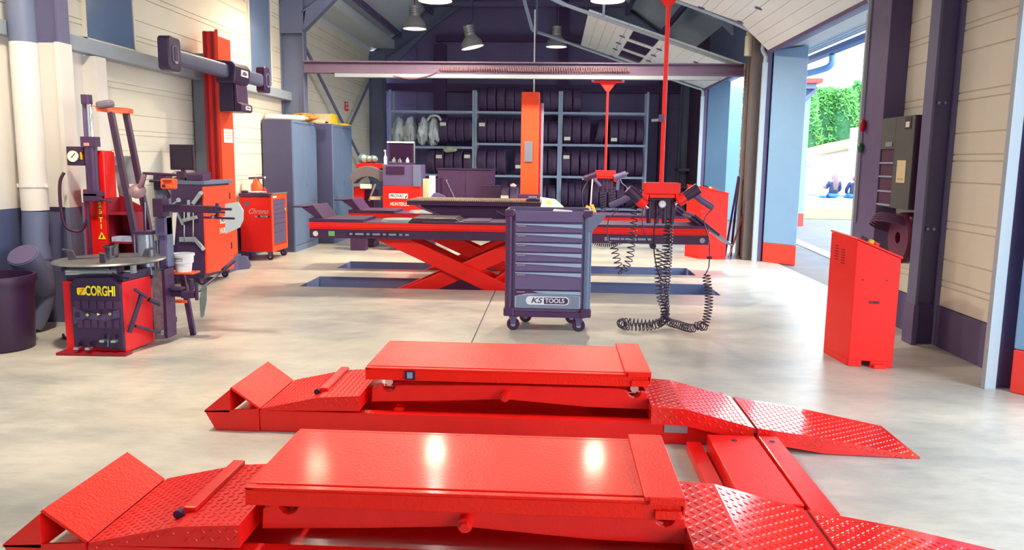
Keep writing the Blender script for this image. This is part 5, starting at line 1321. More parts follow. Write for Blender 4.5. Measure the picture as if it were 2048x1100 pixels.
MB().lathe([(.001, .58), (.08, .58), (.1, .64), (.001, .64)], (-3.1, 12.5, 0), n=20).build('base', WHITE, bk, smooth=40); MB().lathe([(.1, .641), (.115, .74), (.105, .74), (.09, .65)], (-3.1, 12.5, 0), n=20, close=True).build('rim', REDF, bk, smooth=40)
MB().box(-3.22, -2.98, 12.4, 12.6, 0, .58).build('pedestal', BLK2, bk)

# ================================================================== left side: duct and bin
du = thing('exhaust_duct', (-4.24, 6.2, 0), 'round vertical duct painted grey and white beside the left portal column', 'duct')
dx_, dy_, dr_ = -4.235, 6.27, .098
MB().cyl((dx_, dy_, 2.33), (dx_, dy_, 4.0), dr_, n=28).build('upper_pipe', GREY, du, smooth=40)
MB().cyl((dx_, dy_, 1.0), (dx_, dy_, 2.329), dr_+.004, n=28).build('middle_pipe', WPAINT, du, smooth=40)
MB().tube([(dx_, dy_, .999), P(70, 480, 6.27), P(78, 525, 6.27), P(84, 565, 6.25), P(84, 600, 6.23), P(76, 632, 6.2), P(66, 655, 6.17)], dr_, 28, rs=[dr_, dr_, dr_*1.04, dr_*1.04, dr_*.98, dr_*.8, dr_*.7]).build('lower_pipe', GREY, du, smooth=50)
MB().tube([P(86, 578, 6.22), P(68, 545, 6.1), P(46, 510, 5.98)], .115, 28, rs=[.095, .11, .115]).build('branch_pipe', GREY, du, smooth=50)
a = P(46, 510, 5.98); d_ = (a-P(84, 572, 6.2)).normalized(); MB().cyl(a, a+d_*.01, .108, n=28).build('branch_cap', mat('cap_plum', (96, 84, 120), .5), du)
m = MB().lathe([(dr_+.005, -.012), (dr_+.012, -.012), (dr_+.012, .012), (dr_+.005, .012)], (dx_, dy_, 1.2), n=28, close=True); m.box(dx_-.13, dx_-.1, dy_-.02, dy_+.02, 1.185, 1.215); m.box(dx_+.1, dx_+.13, dy_-.02, dy_+.02, 1.185, 1.215); m.build('clamp', WPAINT, du)
m = MB()
for z in (.6,): m.lathe([(dr_+.003, -.003), (dr_+.006, 0), (dr_+.003, .003)], (dx_, dy_, z), n=28)
m.build('seam', GREYD, du)
bn = thing('waste_bin', (-4.17, 5.55, 0), 'large dark plastic waste bin at the left edge of the picture', 'bin')
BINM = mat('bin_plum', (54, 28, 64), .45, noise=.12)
MB().lathe([(.001, .003), (.22, .003), (.235, .03), (.255, .5), (.24, .5), (.222, .04), (.001, .04)], (-4.15, 5.62, 0), n=36).build('body', BINM, bn, smooth=40)
MB().lathe([(.245, .50), (.27, .50), (.275, .53), (.27, .56), (.25, .56)], (-4.15, 5.62, 0), n=36, close=True).build('rim', BINM, bn, smooth=40)
m = MB(); m.box(-4.21, -4.09, 5.365, 5.385, .44, .48); m.build('grip', BLK2, bn, bev=.006)
tag(MB().tube(smoothpath([(-3.93, 6.05, .012), (-3.85, 5.95, .012), (-3.7, 5.93, .012), (-3.55, 5.98, .012), (-3.42, 5.96, .012)], 8), .011, 8).build('air_hose', HOSE, smooth=60), 'black hose lying on the floor between bin and tyre changer', 'hose')

# ------------------------------------------------------------------ tyre changer
tcg = thing('tyre_changer', (-3.28, 5.8, 0), 'red and black tyre changer with round turntable at the left front', 'tyre changer')
CBK = mat('changer_black', (58, 38, 74), .45, noise=.08)
TRD = mat('changer_red', (246, 26, 36), .4, noise=.05)
MB().prism([(-3.58, 5.54), (-3.13, 5.54), (-3.10, 5.90), (-3.55, 6.0)], 'z', .012, .535).build('body', TRD, tcg, bev=.006); MB().prism([(-3.56, 5.56), (-3.13, 5.56), (-3.09, 5.95), (-3.53, 6.03)], 'z', .536, .60).build('upper_deck', CBK, tcg, bev=.006)
fp = MB().prism([(-3.50, .06), (-3.125, .035), (-3.13, .52), (-3.19, .575), (-3.46, .565), (-3.505, .52)], 'y', 5.505, 5.538); fpo = fp.build('front_cover', CBK, tcg, bev=.006)
m = MB()
m2 = MB()
for i in range(6): m.box(-3.475+i*.06, -3.43+i*.06, 5.499, 5.5048, .345, .40); m2.box(-3.46+i*.055, -3.42+i*.055, 5.499, 5.5048, .2, .26)
m.build('ribbed_area', BLK2, fpo); m2.build('ribbed_area', BLK2, fpo)
m = MB(); m.prism([(-3.49, .36), (-3.40, .315), (-3.25, .30), (-3.14, .345), (-3.14, .285), (-3.25, .25), (-3.40, .27), (-3.49, .22)], 'y', 5.5, 5.5045); m.build('swoosh_panel', mat('changer_slate', (76, 68, 104), .45), fpo)
MB().prism([(-3.60, 5.44), (-3.09, 5.46), (-3.09, 5.56), (-3.60, 5.56)], 'z', .002, .02).build('base_plate', DRED, tcg)
YL = mat('logo_yellow', (252, 236, 40), .5)
m = MB(); pp = []
for cx_, cz_, a0 in ((-3.395, .485, 0), (-3.435, .485, 90), (-3.435, .455, 180), (-3.395, .455, 270)):
    for k in range(4): a = radians(a0+k*30); pp.append((cx_+.012*cos(a), cz_+.012*sin(a)))
m.prism(pp, 'y', 5.498, 5.5042); m.build('logo_plate', YL, fpo)
MB().prism([(-3.43, .448), (-3.42, .446), (-3.40, .478), (-3.388, .492), (-3.425, .484), (-3.405, .48)], 'y', 5.496, 5.4975).build('logo_mark', mat('logo_red', (230, 90, 40), .5), fpo)
text('CORGHI', 'lettering', YL, fpo, .098, front(-3.272, 5.4975, .472), stretch=.6, off=.003)
for i, x in enumerate((-3.455, -3.375, -3.29, -3.205)):
    c = MB().box(x-.014, x+.014, 5.492, 5.499, .278+i*.006, .312+i*.006).build('pedal_marker', BLACK, fpo)
    if i: 
        m = MB(); 
        if i == 1: m.box(x-.012, x+.012, 5.489, 5.4915, .293, .301); m.box(x-.004, x+.004, 5.489, 5.4915, .286, .308)
        if i == 2: m.prism([(x-.011, .293), (x+.011, .303), (x-.011, .313)], 'y', 5.489, 5.4915)
        if i == 3: m.lathe([(.006, 0), (.010, 0), (.010, .002), (.006, .002)], (x, 5.489, .308), (0, 1, 0), 14, True)
        m.build('symbol', mat('pale_yellow', (240, 236, 150), .5), c)
for x, z, yy in ((-3.45, .045, 5.44), (-3.365, .045, 5.44), (-3.265, .10, 5.46), (-3.18, .10, 5.46)):
    pd = MB().box(x-.018, x+.018, yy, yy+.05, z, z+.018).build('pedal', ALU, tcg, bev=.004); MB().box(x-.01, x+.01, yy+.02, 5.5, z+.018, z+.055).build('pedal_arm', BLACK, pd)
MB().cyl((-3.225, 5.47, .07), (-3.225, 5.49, .15), .004, n=8).build('rod', CHROME, tcg)
# side: pusher arm details on red side, column
m = MB(); m.bar((-3.06, 5.58, .48), (-3.03, 5.70, .40), .02, .02); m.bar((-3.05, 5.66, .43), (-3.10, 5.55, .16), .022, .03); m.bar((-3.08, 5.60, .20), (-3.03, 5.84, .10), .018, .02); m.cyl((-3.03, 5.72, .38), (-2.99, 5.80, .33), .018, n=12); m.build('lever_linkage', CBK, tcg, bev=.003)
MB().lathe([(.008, -.012), (.02, -.012), (.02, .012), (.008, .012)], (-3.02, 5.86, .095), (1, 0, 0), 16, True).build('eye_bolt', GREYL, tcg)
MB().box(-3.10, -3.015, 5.905, 6.02, .03, .575).build('galvanised_plate', mat('galvanised', (150, 170, 178), .4, metal=.4, noise=.4, nscale=20), tcg, bev=.003)
MB().box(-3.013, -2.99, 5.9, 6.05, .04, .585).build('edge_strip', BLK2, tcg)
# turntable
m = MB().lathe([(.001, .648), (.37, .640), (.395, .650), (.385, .662), (.001, .672)], (-3.36, 5.80, 0), n=40)
m.v = [Vector((v.x, v.y, v.z+.012+.006*(v.x+3.36)/.4)) for v in m.v]
tto = m.build('turntable', mat('worn_metal', (128, 128, 132), .4, metal=.5, noise=.4, nscale=12), tcg, smooth=40)
m = MB().cyl((-3.36, 5.8, .60), (-3.36, 5.8, .655), .09, n=20); m.build('turntable_hub', CBK, tcg, smooth=40)
for i, a in enumerate((20, 110, 200, 290)):
    ca2, sa2 = cos(radians(a)), sin(radians(a)); c = Vector((-3.36, 5.8, .675)); u = Vector((ca2, sa2, .0)); v = Vector((-sa2, ca2, 0))
    m = MB(); b0 = c+u*.06; b1 = c+u*.27
    m.bar(b0, b1, .045, .02); m.hexa([b1-u*.05-v*.02, b1+u*.01-v*.02, b1+u*.01+v*.02, b1-u*.05+v*.02], [b1-u*.02-v*.018+Vector((0, 0, .07)), b1+u*.015-v*.018+Vector((0, 0, .07)), b1+u*.015+v*.018+Vector((0, 0, .07)), b1-u*.02+v*.018+Vector((0, 0, .07))])
    m.bar(b1+Vector((0, 0, .065)), b1+u*.05+Vector((0, 0, .075)), .03, .015); m.build('jaw', mat('worn_metal_dark', (92, 88, 100), .4, metal=.5, noise=.3), tcg, bev=.003)
m = MB().cyl((-3.36, 5.8, .675), (-3.36, 5.8, .70), .06, n=18); m.cyl((-3.36, 5.8, .70), (-3.36, 5.8, .775), .032, n=14); m.cyl((-3.36, 5.8, .76), (-3.36, 5.8, .775), .045, n=14); m.build('centre_post', MATS['worn_metal_dark'], tcg, smooth=40)
# air cylinder across the front
m = MB().cyl((-3.56, 5.58, .598), (-3.17, 5.58, .61), .031, n=20); m.build('air_cylinder', ALU, tcg, smooth=40)
MB().box(-3.585, -3.56, 5.545, 5.615, .601, .635).build('cylinder_cap', CBK, tcg, bev=.004); MB().box(-3.17, -3.145, 5.545, 5.615, .601, .648).build('cylinder_cap', CBK, tcg, bev=.004)
MB().cyl((-3.145, 5.58, .612), (-3.06, 5.58, .618), .01, n=10).build('piston_rod', CHROME, tcg); MB().box(-3.075, -3.045, 5.56, 5.6, .60, .66).build('clevis', GREYL, tcg, bev=.003)
MB().tube(smoothpath([P(213, 520, 5.6), P(222, 540, 5.56), P(236, 552, 5.56), P(258, 558, 5.58)], 8), .008, 8).build('air_line', HOSE, tcg)
# back column: silver cylinder + vertical mast
CY = 5.96
m = MB().cyl((-3.155, CY, .535), (-3.155, CY, .86), .062, n=28); m.build('silver_cylinder', ALU, tcg, smooth=40); 
for z in (.52, .86): MB().box(-3.225, -3.085, CY-.07, CY+.07, z-.008, z+.018).build('cylinder_plate', CBK, tcg, bev=.003)
for a, b_ in ((-.06, -.06), (.06, -.06), (-.06, .06), (.06, .06)): MB().cyl((-3.155+a, CY+b_, .54), (-3.155+a, CY+b_, .86), .006, n=8).build('tie_rod', CHROME, tcg)
m = MB(); m.box(-3.07, -3.0, CY+.03, CY+.13, .59, 1.25); m.build('mast', GREY, tcg, bev=.006)
m = MB(); m.box(-3.085, -2.985, CY+.02, CY+.14, 1.19, 1.31); m.box(-3.11, -2.96, CY-.0, CY+.16, 1.25, 1.27); m.build('mast_head', CBK, tcg, bev=.008)
m = MB(); m.box(-3.08, -3.0, CY+.0, CY+.12, .84, .98); m.box(-3.06, -3.01, CY+.02, CY+.1, .6, .84); m.build('carriage_slide', GREYD, tcg, bev=.005)
m = MB(); m.bar((-3.02, CY-.02, 1.06), (-2.55, CY-.02, 1.05), .05, .055); m.box(-3.06, -2.98, CY-.06, CY+.05, .99, 1.13); m.build('mounting_arm', mat('arm_plum', (56, 26, 62), .45), tcg, bev=.005)
m = MB(); m.cyl((-2.57, CY-.02, 1.0), (-2.57, CY-.02, 1.10), .014, n=12); m.bar((-2.56, CY-.02, 1.055), (-2.46, CY-.02, 1.055), .02, .018); m.bar((-2.72, CY-.02, .99), (-2.44, CY-.02, .985), .02, .016); m.cyl((-2.60, CY-.02, .985), (-2.60, CY-.02, 1.01), .035, .02, 14); m.build('fork_head', MATS['arm_plum'], tcg, smooth=40)
m = MB(); m.cyl((-3.13, 5.92, 1.32), (-2.85, 5.92, 1.31), .011, n=10); m.box(-2.86, -2.80, 5.90, 5.94, 1.29, 1.34); m.cyl((-3.14, 5.92, 1.30), (-3.14, 5.92, .86), .008, n=8); m.build('guide_rod', MATS['arm_plum'], tcg)
# bead pressing disc
m = MB().lathe([(.001, -.012), (.05, -.012), (.062, 0), (.05, .012), (.001, .012)], (-3.16, 5.88, 1.185), (.35, -.8, .45), 24); m.tube([(-3.15, 5.9, 1.21), (-3.13, 5.9, 1.25), (-3.12, 5.92, 1.31)], .02, 10); m.build('pressing_disc', mat('disc_mauve', (120, 92, 104), .45), tcg, smooth=50)
# orange control handle
m = MB().box(-2.96, -2.85, 5.84, 5.90, 1.205, 1.285); m.build('control_box', ORANGE, tcg, bev=.012); MB().box(-2.935, -2.87, 5.832, 5.839, 1.26, 1.275).build('control_label', DRED, tcg); MB().cyl((-2.93, 5.839, 1.23), (-2.93, 5.83, 1.23), .012, n=12).build('knob', BLACK, tcg)
m = MB().bar((-3.0, 5.95, 1.24), (-2.92, 5.9, 1.14), .03, .04); m.build('handle_grip', CBK, tcg, bev=.01)
# lower support arm with roller
m = MB(); m.bar((-3.04, 6.0, .385), (-2.83, 6.0, .375), .05, .045); m.box(-2.9, -2.8, 5.96, 6.05, .35, .40); m.box(-3.0, -2.9, 5.95, 6.05, .41, .43); m.cyl((-2.79, 6.0, .33), (-2.79, 6.0, .47), .014, n=10); m.cyl((-2.83, 6.0, .41), (-2.83, 6.0, .50), .02, n=10); m.build('support_arm', CBK, tcg, bev=.004)
bl = MB(); q_ = [(-2.74, .45), (-2.70, .47), (-2.71, .33), (-2.735, .21), (-2.75, .19), (-2.765, .2), (-2.765, .34)]; bl.prism(q_, 'y', 5.99, 6.0); bl.build('spatula_blade', mat('blade_metal', (130, 150, 150), .35, metal=.5, noise=.4, nscale=20), tcg, bev=.002)
MB().cyl((-2.77, 6.0, .40), (-2.60, 6.25, .60), .009, n=10).build('breaker_handle', BLK2, tcg); MB().cyl((-2.65, 6.18, .545), (-2.59, 6.27, .615), .017, n=10).build('breaker_grip', BLACK, tcg)

# ------------------------------------------------------------------ red lift post "25 T I" with gauge
ps = thing('bead_blaster_post', (-3.68, 6.5, 0), 'red post unit with pressure gauge and chrome rod behind the tyre changer turntable', 'press')
MB().box(-3.875, -3.725, 6.42, 6.60, 0, 1.49).build('post', RED, ps, bev=.012)
m = MB(); m.box(-4.04, -3.87, 6.62, 6.8, 0, 1.16); m.build('side_cabinet', RED, ps, bev=.006)
m = MB(); m.prism([(-3.72, .0), (-3.49, .0), (-3.49, 1.0), (-3.72, 1.12)], 'y', 6.62, 6.64); m.box(-3.72, -3.71, 6.42, 6.62, 0, 1.1); m.box(-3.50, -3.49, 6.42, 6.62, 0, .98); m.box(-3.71, -3.5, 6.42, 6.62, .72, .735); m.box(-3.71, -3.5, 6.42, 6.62, .96, .975); m.build('shelf_cabinet', DRED, ps)
tag(MB().box(-3.70, -3.52, 6.43, 6.6, .736, .775).build('folded_paper', mat('blue_white_paper', (190, 200, 235), .6, noise=.4, nscale=10)), 'bluish white papers lying in the dark red shelf', 'papers')
m = MB().cyl((-3.79, 6.36, 1.14), (-3.79, 6.36, 1.56), .048, n=20); m.box(-3.85, -3.73, 6.32, 6.42, 1.12, 1.16); m.box(-3.845, -3.735, 6.31, 6.41, 1.52, 1.60); m.build('cylinder_body', BLK2, ps, smooth=40)
MB().box(-3.815, -3.77, 6.305, 6.309, 1.525, 1.55).build('maker_plate', mat('pinkish_plate', (230, 150, 150), .5), ps)
for k in (-.022, .022): MB().cyl((-3.80+k, 6.36, 1.60), (-3.80+k, 6.36, 1.86), .017, n=14).build('chrome_rod', CHROME if k > 0 else GREYD, ps, smooth=40)
MB().cyl((-3.80, 6.36, 1.86), (-3.80, 6.36, 1.935), .042, n=20).build('rod_cap', BLK2, ps, smooth=40)
gp_ = MB().box(-4.0, -3.85, 6.36, 6.40, 1.365, 1.52).build('gauge_panel', BLACK, ps, bev=.006)
MB().cyl((-3.94, 6.36, 1.44), (-3.94, 6.345, 1.44), .045, n=28).build('gauge_face', PAPER, gp_, smooth=40)
MB().bar((-3.95, 6.343, 1.43), (-3.915, 6.343, 1.465), .004, .004).build('needle', BLACK, gp_); MB().box(-3.878, -3.862, 6.35, 6.359, 1.415, 1.475).build('warning_label', mat('amber_label', (248, 180, 40), .5), gp_)
MB().tube(smoothpath([P(128, 345, 6.35), P(120, 365, 6.33), P(121, 410, 6.32), P(130, 450, 6.32), P(148, 462, 6.33), P(165, 458, 6.36), P(178, 430, 6.38)], 8), .013, 8).build('loop_hose', mat('loop_hose_plum', (66, 24, 56), .5), ps, smooth=60)
m = MB(); m.box(-3.86, -3.74, 6.32, 6.4, 1.075, 1.14); m.cyl((-3.85, 6.36, .6), (-3.85, 6.36, 1.08), .014, n=10); m.bar((-3.75, 6.33, 1.10), (-3.62, 6.33, 1.075), .015, .015); m.build('valve_block', BLK2, ps, bev=.004)
for i, (ch, dz) in enumerate((('2', 0), ('5', .055), ('T', .125), ('I', .18))):
    text(ch, 'lettering', YL, ps, .058, front(-3.775, 6.4165, 1.04-dz), off=.0015)
m = MB().prism([(-3.808, .755), (-3.742, .755), (-3.775, .815)], 'y', 6.414, 6.4185); m.build('warning_triangle', YL, ps)
MB().prism([(-3.785, .765), (-3.77, .765), (-3.765, .783), (-3.775, .797), (-3.78, .783)], 'y', 6.4125, 6.4138).build('warning_symbol', BLACK, ps)

# twin rail lifter with orange bridge
lf = thing('wheel_lifter', (-3.45, 6.9, 0), 'tall black twin rail lifter with orange top bridge, leaning to the right', 'lifter')
A0, A1 = P(222, 225, 6.42), P(272, 480, 6.28); B0, B1 = P(252, 227, 6.75), P(298, 460, 6.62)
for a, c in ((A0, A1), (B0, B1)):
    c = c+(c-a)*((.02-c.z)/(c.z-a.z)) if c.z > .02 else c
    MB().bar(a, c, .045, .045, (0, 1, 0)).build('rail', mat('rail_plum', (56, 24, 62), .4, noise=.2, nscale=18), lf, bev=.004)
MB().hexa([A0+Vector((-.09, -.05, .005)), B0+Vector((.04, -.04, -.0)), B0+Vector((.04, .05, .0)), A0+Vector((-.05, .05, .0))], [A0+Vector((-.11, -.05, .05)), B0+Vector((.04, -.04, .045)), B0+Vector((.04, .05, .045)), A0+Vector((-.07, .05, .05))]).build('top_bridge', ORANGE, lf, bev=.008)
MB().bar(A0+Vector((-.11, 0, .055)), A0+Vector((.02, 0, .075)), .08, .06).build('pulley_block', mat('pulley_grey', (120, 112, 128), .5), lf, bev=.02)
m = MB().hexa([P(248, 368, 7.0), P(285, 368, 7.0), P(285, 368, 7.03), P(248, 368, 7.03)], [P(240, 312, 7.0), P(276, 312, 7.0), P(276, 312, 7.03), P(240, 312, 7.03)]); m.build('grey_plate', mat('sage_plate', (150, 160, 164), .5, noise=.1), lf)
m = MB().lathe([(.001, -.015), (.04, -.015), (.045, 0), (.04, .015), (.001, .015)], P(233, 322, 6.8), (.2, -1, .2), 20); m.build('roller', GREYL, lf, smooth=40)
MB().bar(P(234, 330, 6.85), P(246, 400, 6.85), .05, .02, (0, 1, 0)).build('grey_strap', mat('sage_plate', (150, 160, 164), .5), lf)
m = MB().bar(P(258, 428, 6.8), P(268, 468, 6.78), .045, .01, (0, 1, 0)); m.build('scale_label', CARTON, lf)
m = MB(); m.cyl(P(256, 418, 6.83), P(256, 418, 6.75), .022, n=14); m.build('pin_joint', GREYL, lf); MB().cyl(P(267, 416, 6.83), P(267, 416, 6.78), .014, n=12).build('orange_knob', ORANGE, lf)
MB().cyl(P(256, 440, 6.72), P(272, 530, 6.66), .009, n=8).build('gas_strut', ALU, lf); MB().cyl(P(289, 405, 6.5), P(290, 470, 6.5), .009, n=8).build('side_rod', GREYL, lf)
m = MB().box(-3.5, -3.3, 6.15, 6.7, .001, .05); m.build('foot', BLK2, lf, bev=.006)
for k in (0, 1): pass
# orange topped lower frame behind the column of the changer
ow = thing('bucket_stand', (-2.96, 6.2, 0), 'small black stand with orange and white cross strips carrying the white bucket', 'stand')
m = MB(); m.bar((-3.12, 6.21, .0), (-3.10, 6.21, .51), .04, .03, (0, 1, 0)); m.bar((-2.93, 6.21, .0), (-3.0, 6.21, .51), .04, .03, (0, 1, 0)); m.build('leg_frame', BLK2, ow)
m = MB().box(-3.12, -2.87, 6.11, 6.26, .515, .53); m.build('shelf', ORANGE, ow, bev=.004); MB().box(-3.11, -2.96, 6.18, 6.24, .27, .29).build('cross_strip', ORANGE, ow)
wbk = thing('white_bucket', (-3.06, 6.3, .531), 'white plastic tub with printed lettering hanging right of the silver cylinder', 'bucket')
bc = (-2.965, 6.17, 0)
MB().lathe([(.001, .532), (.058, .532), (.066, .60), (.066, .602), (.001, .602)], bc, n=28).build('lower_body', WHITE, wbk, smooth=40)
MB().lathe([(.07, .603), (.076, .606), (.079, .66), (.088, .662), (.088, .68), (.078, .682), (.074, .668), (.068, .612)], bc, n=28, close=True).build('rim', WHITE, wbk, smooth=40)
for i, (tx, z) in enumerate((('PAVILOX', .642), ('BLACK', .625))):
    m = MB(); n_l = 8-2*i
    for k in range(n_l): a = radians(-115+k*50/n_l); m.box(bc[0]+.0785*cos(a)-.0025, bc[0]+.0785*cos(a)+.0025, bc[1]+.0785*sin(a)-.002, bc[1]+.0785*sin(a)-.0005, z-.004, z+.004)
    m.build('print', BLACK, wbk)

# ------------------------------------------------------------------ service console with monitor
c1 = thing('service_console', (-4.13, 9.1, 0), 'red and dark grey service console with monitor against the left wall', 'console')
K0, K1, KY0, KY1 = -4.42, -3.89, 8.66, 9.42
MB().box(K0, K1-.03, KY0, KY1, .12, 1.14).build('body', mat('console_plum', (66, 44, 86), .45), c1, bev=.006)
MB().prism([(KY0+.0, .14), (KY1, .10), (KY1, 1.12), (KY0, 1.12)], 'x', K1-.029, K1).build('front_panel', mat('console_red', (255, 74, 40), .42), c1, bev=.012)
MB().box(K1-.34, K1+.01, KY0-.01, KY1+.02, 1.141, 1.185).build('top_edge', GREY, c1, bev=.006)
MB().box(K0, K1-.35, KY0-.02, KY1, 1.141, 1.20).build('worktop', GREYD, c1, bev=.006)
m = MB(); m.box(K1-.24, K1-.02, KY0+.02, KY0+.2, 1.186, 1.25); m.box(K1-.23, K1-.2, KY0+.02, KY1-.1, 1.186, 1.27); m.build('paper_tray', BLK2, c1, bev=.006)
for y in (8.9, 9.3): MB().box(K1+.0005, K1+.004, KY1-.08, KY1-.05, (.95 if y < 9 else .35), (1.03 if y < 9 else .43)).build('grip_slot', BLACK, c1)
MB().box(K0+.03, K1-.05, KY0+.02, KY1-.02, .09, .119).build('chassis', BLK2, c1)
castor(c1, K1-.09, KY0+.07, .09, .04); castor(c1, K1-.09, KY1-.07, .09, .04); castor(c1, K0+.09, KY0+.07, .09, .04)
provac(c1, K1, 9.2, .715, .30, 's')
text('HUNTER', 'lettering', PAPER, c1, .085, side(K1+.0005, 9.2, .59), stretch=1.0, off=.003)
mn = thing('computer_monitor', (-4.2, 9.0, 1.2), 'black flat computer monitor on top of the service console by the wall', 'monitor')
msc = (P(338, 288, 8.95), P(386, 288, 8.95)); xa, xb = msc[0].x, msc[1].x; za, zb_ = P(360, 289, 8.95).z, P(362, 340, 8.95).z
MB().box(xa, xb, 8.95, 8.99, zb_, za).build('casing', BLACK, mn, bev=.006); MB().box(xa+.015, xb-.015, 8.944, 8.9495, zb_+.025, za-.015).build('screen', mat('dark_screen', (40, 14, 50), .15), mn)
MB().box((xa+xb)/2-.02, (xa+xb)/2+.02, 8.96, 8.99, 1.205, zb_).build('stand', BLACK, mn); MB().box((xa+xb)/2-.08, (xa+xb)/2+.08, 8.9, 9.05, 1.201, 1.212).build('foot', BLACK, mn, bev=.004)
MB().tube(smoothpath([P(352, 342, 8.97), P(343, 348, 8.97), P(334, 350, 8.97)], 6), .004, 6).build('cable', GREY, mn)
# silver wheel clamps on the console side
def clampset(px, py, k, lbl, sc=1.):
    t = thing('wheel_clamp', tuple(P(px, py, 8.6)), lbl, 'wheel clamp', 'silver wheel clamps hung on the console side')
    Y_ = 8.60
    def q(dx, dy, yy=0): return P(px+dx*sc, py+dy*sc, Y_+yy)
    m = MB()
    for s_ in (-1, 1): m.bar(q(s_*9, -30), q(s_*9, 45), .012, .012, (0, 1, 0))
    m.build('guide_rod', CHROME, t)
    m = MB().hexa([q(-20, 44), q(14, 44), q(14, 44, .05), q(-20, 44, .05)], [q(-20, 34), q(14, 34), q(14, 34, .05), q(-20, 34, .05)]); m.build('lower_bracket', ALU, t, bev=.004)
    m = MB().bar(q(12, 38), q(30, 60), .04, .03, (0, 1, 0)); m.cyl(q(28, 57, -.02), q(28, 57, .02), .022, n=14); m.build('lower_claw', ALU, t, bev=.003)
    m = MB().bar(q(8, -32), q(24, -55), .04, .03, (0, 1, 0)); m.cyl(q(24, -54, -.02), q(24, -54, .02), .022, n=14); m.build('upper_claw', ALU, t, bev=.003)
    m = MB().bar(q(-16, 2), q(16, -6), .04, .03, (0, 1, 0)); m.build('cross_piece', GREYL, t, bev=.004)
    m = MB().bar(q(0, -40), q(0, 0), .035, .03, (0, 1, 0)); m.build('spindle', ALU, t, bev=.004)
    return t


clampset(378, 440, 0, 'silver wheel clamp at the right on the dark console side')
o2 = thing('wheel_clamp', tuple(P(343, 455, 8.55)), 'silver wheel clamp with long pale lever at the left on the dark console side', 'wheel clamp', 'silver wheel clamps hung on the console side')
m = MB().hexa([P(343, 490, 8.55), P(349, 490, 8.55), P(349, 490, 8.57), P(343, 490, 8.57)], [P(345, 425, 8.55), P(354, 425, 8.55), P(354, 425, 8.57), P(345, 425, 8.57)]); m.build('lever', PAPER, o2)
m = MB().cyl(P(357, 400, 8.55), P(357, 400, 8.6), .025, n=14); m.bar(P(340, 412, 8.57), P(358, 400, 8.57), .015, .02, (0, 1, 0)); m.bar(P(354, 425, 8.57), P(366, 450, 8.57), .02, .02, (0, 1, 0)); m.build('bracket', GREYL, o2)
m = MB(); m.bar(P(333, 425, 8.5), P(336, 495, 8.5), .03, .03, (0, 1, 0)); m.bar(P(326, 485, 8.5), P(340, 485, 8.5), .03, .05, (0, 1, 0)); m.build('hanging_arm', ALU, o2, bev=.004)
tg = thing('alignment_target', tuple(P(472, 435, 8.9)), 'pale blue white hexagonal alignment target at the right edge of the console', 'target')
pp = [(450, 400+8), (476, 404), (486, 420), (486, 440), (479, 455), (450, 468)]
a = [P(x, y, 8.75) for x, y in pp]; b_ = [v+Vector((0, .02, 0)) for v in a]; m = MB(); n_ = len(a); m.add(a+b_, [tuple(range(n_)), tuple(range(2*n_-1, n_-1, -1))]+[(i, i+n_, (i+1) % n_+n_, (i+1) % n_) for i in range(n_)])
m.build('panel', mat('target_pale', (200, 218, 228), .4), tg, bev=.003)
MB().bar(P(466, 425, 8.775), (K1-.005, 8.78, P(466, 425, 8.775).z), .02, .02).build('bracket', BLACK, tg)

# ------------------------------------------------------------------ aligner camera column
al_ = thing('camera_column', (-4.2, 9.9, 0), 'tall red wheel aligner column with black camera beam on the left wall', 'aligner column')
MB().box(-4.14, -4.10, 9.68, 10.06, .2, 2.98).build('front_face', ORNG, al_, bev=.004)
m = MB(); m.box(-4.30, -4.141, 9.70, 10.06, .2, 2.96); m.build('column', RED, al_, bev=.004)
m = MB(); m.box(-4.28, -4.25, 9.69, 9.699, .2, 2.96); m.box(-4.20, -4.17, 9.69, 9.699, .2, 2.96); m.build('groove', DRED, al_)
MB().box(-4.40, -4.07, 9.7, 10.1, 0, .199).build('base', GREYD, al_, bev=.01)
MB().box(-4.099, -4.097, 9.75, 10.02, 1.63, 1.80).build('notice', PAPER, al_); m = MB(); [m.box(-4.0965, -4.0955, 9.80, 9.96, z, z+.012) for z in (1.68, 1.715, 1.75)]; m.build('notice_print', mat('pink_print', (232, 170, 165), .6), al_)
MB().box(-4.099, -4.097, 9.68, 10.06, 2.9, 2.975).build('top_label', WHITE, al_)
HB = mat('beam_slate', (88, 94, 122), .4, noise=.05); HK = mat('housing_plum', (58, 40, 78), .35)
def rbox(y0, y1, x0, x1, z0, z1, r_): 
    pp = []
    for cx_, cz_, a0 in ((x1-r_, z1-r_, 0), (x0+r_, z1-r_, 90), (x0+r_, z0+r_, 180), (x1-r_, z0+r_, 270)):
        for k in range(5): a = radians(a0+k*22.5); pp.append((cx_+r_*cos(a), cz_+r_*sin(a)))
    return MB().prism(pp, 'y', y0, y1)
cbm = rbox(8.2, 10.6, -3.99, -3.88, 2.385, 2.55, .04).build('camera_beam', HB, al_, smooth=30)
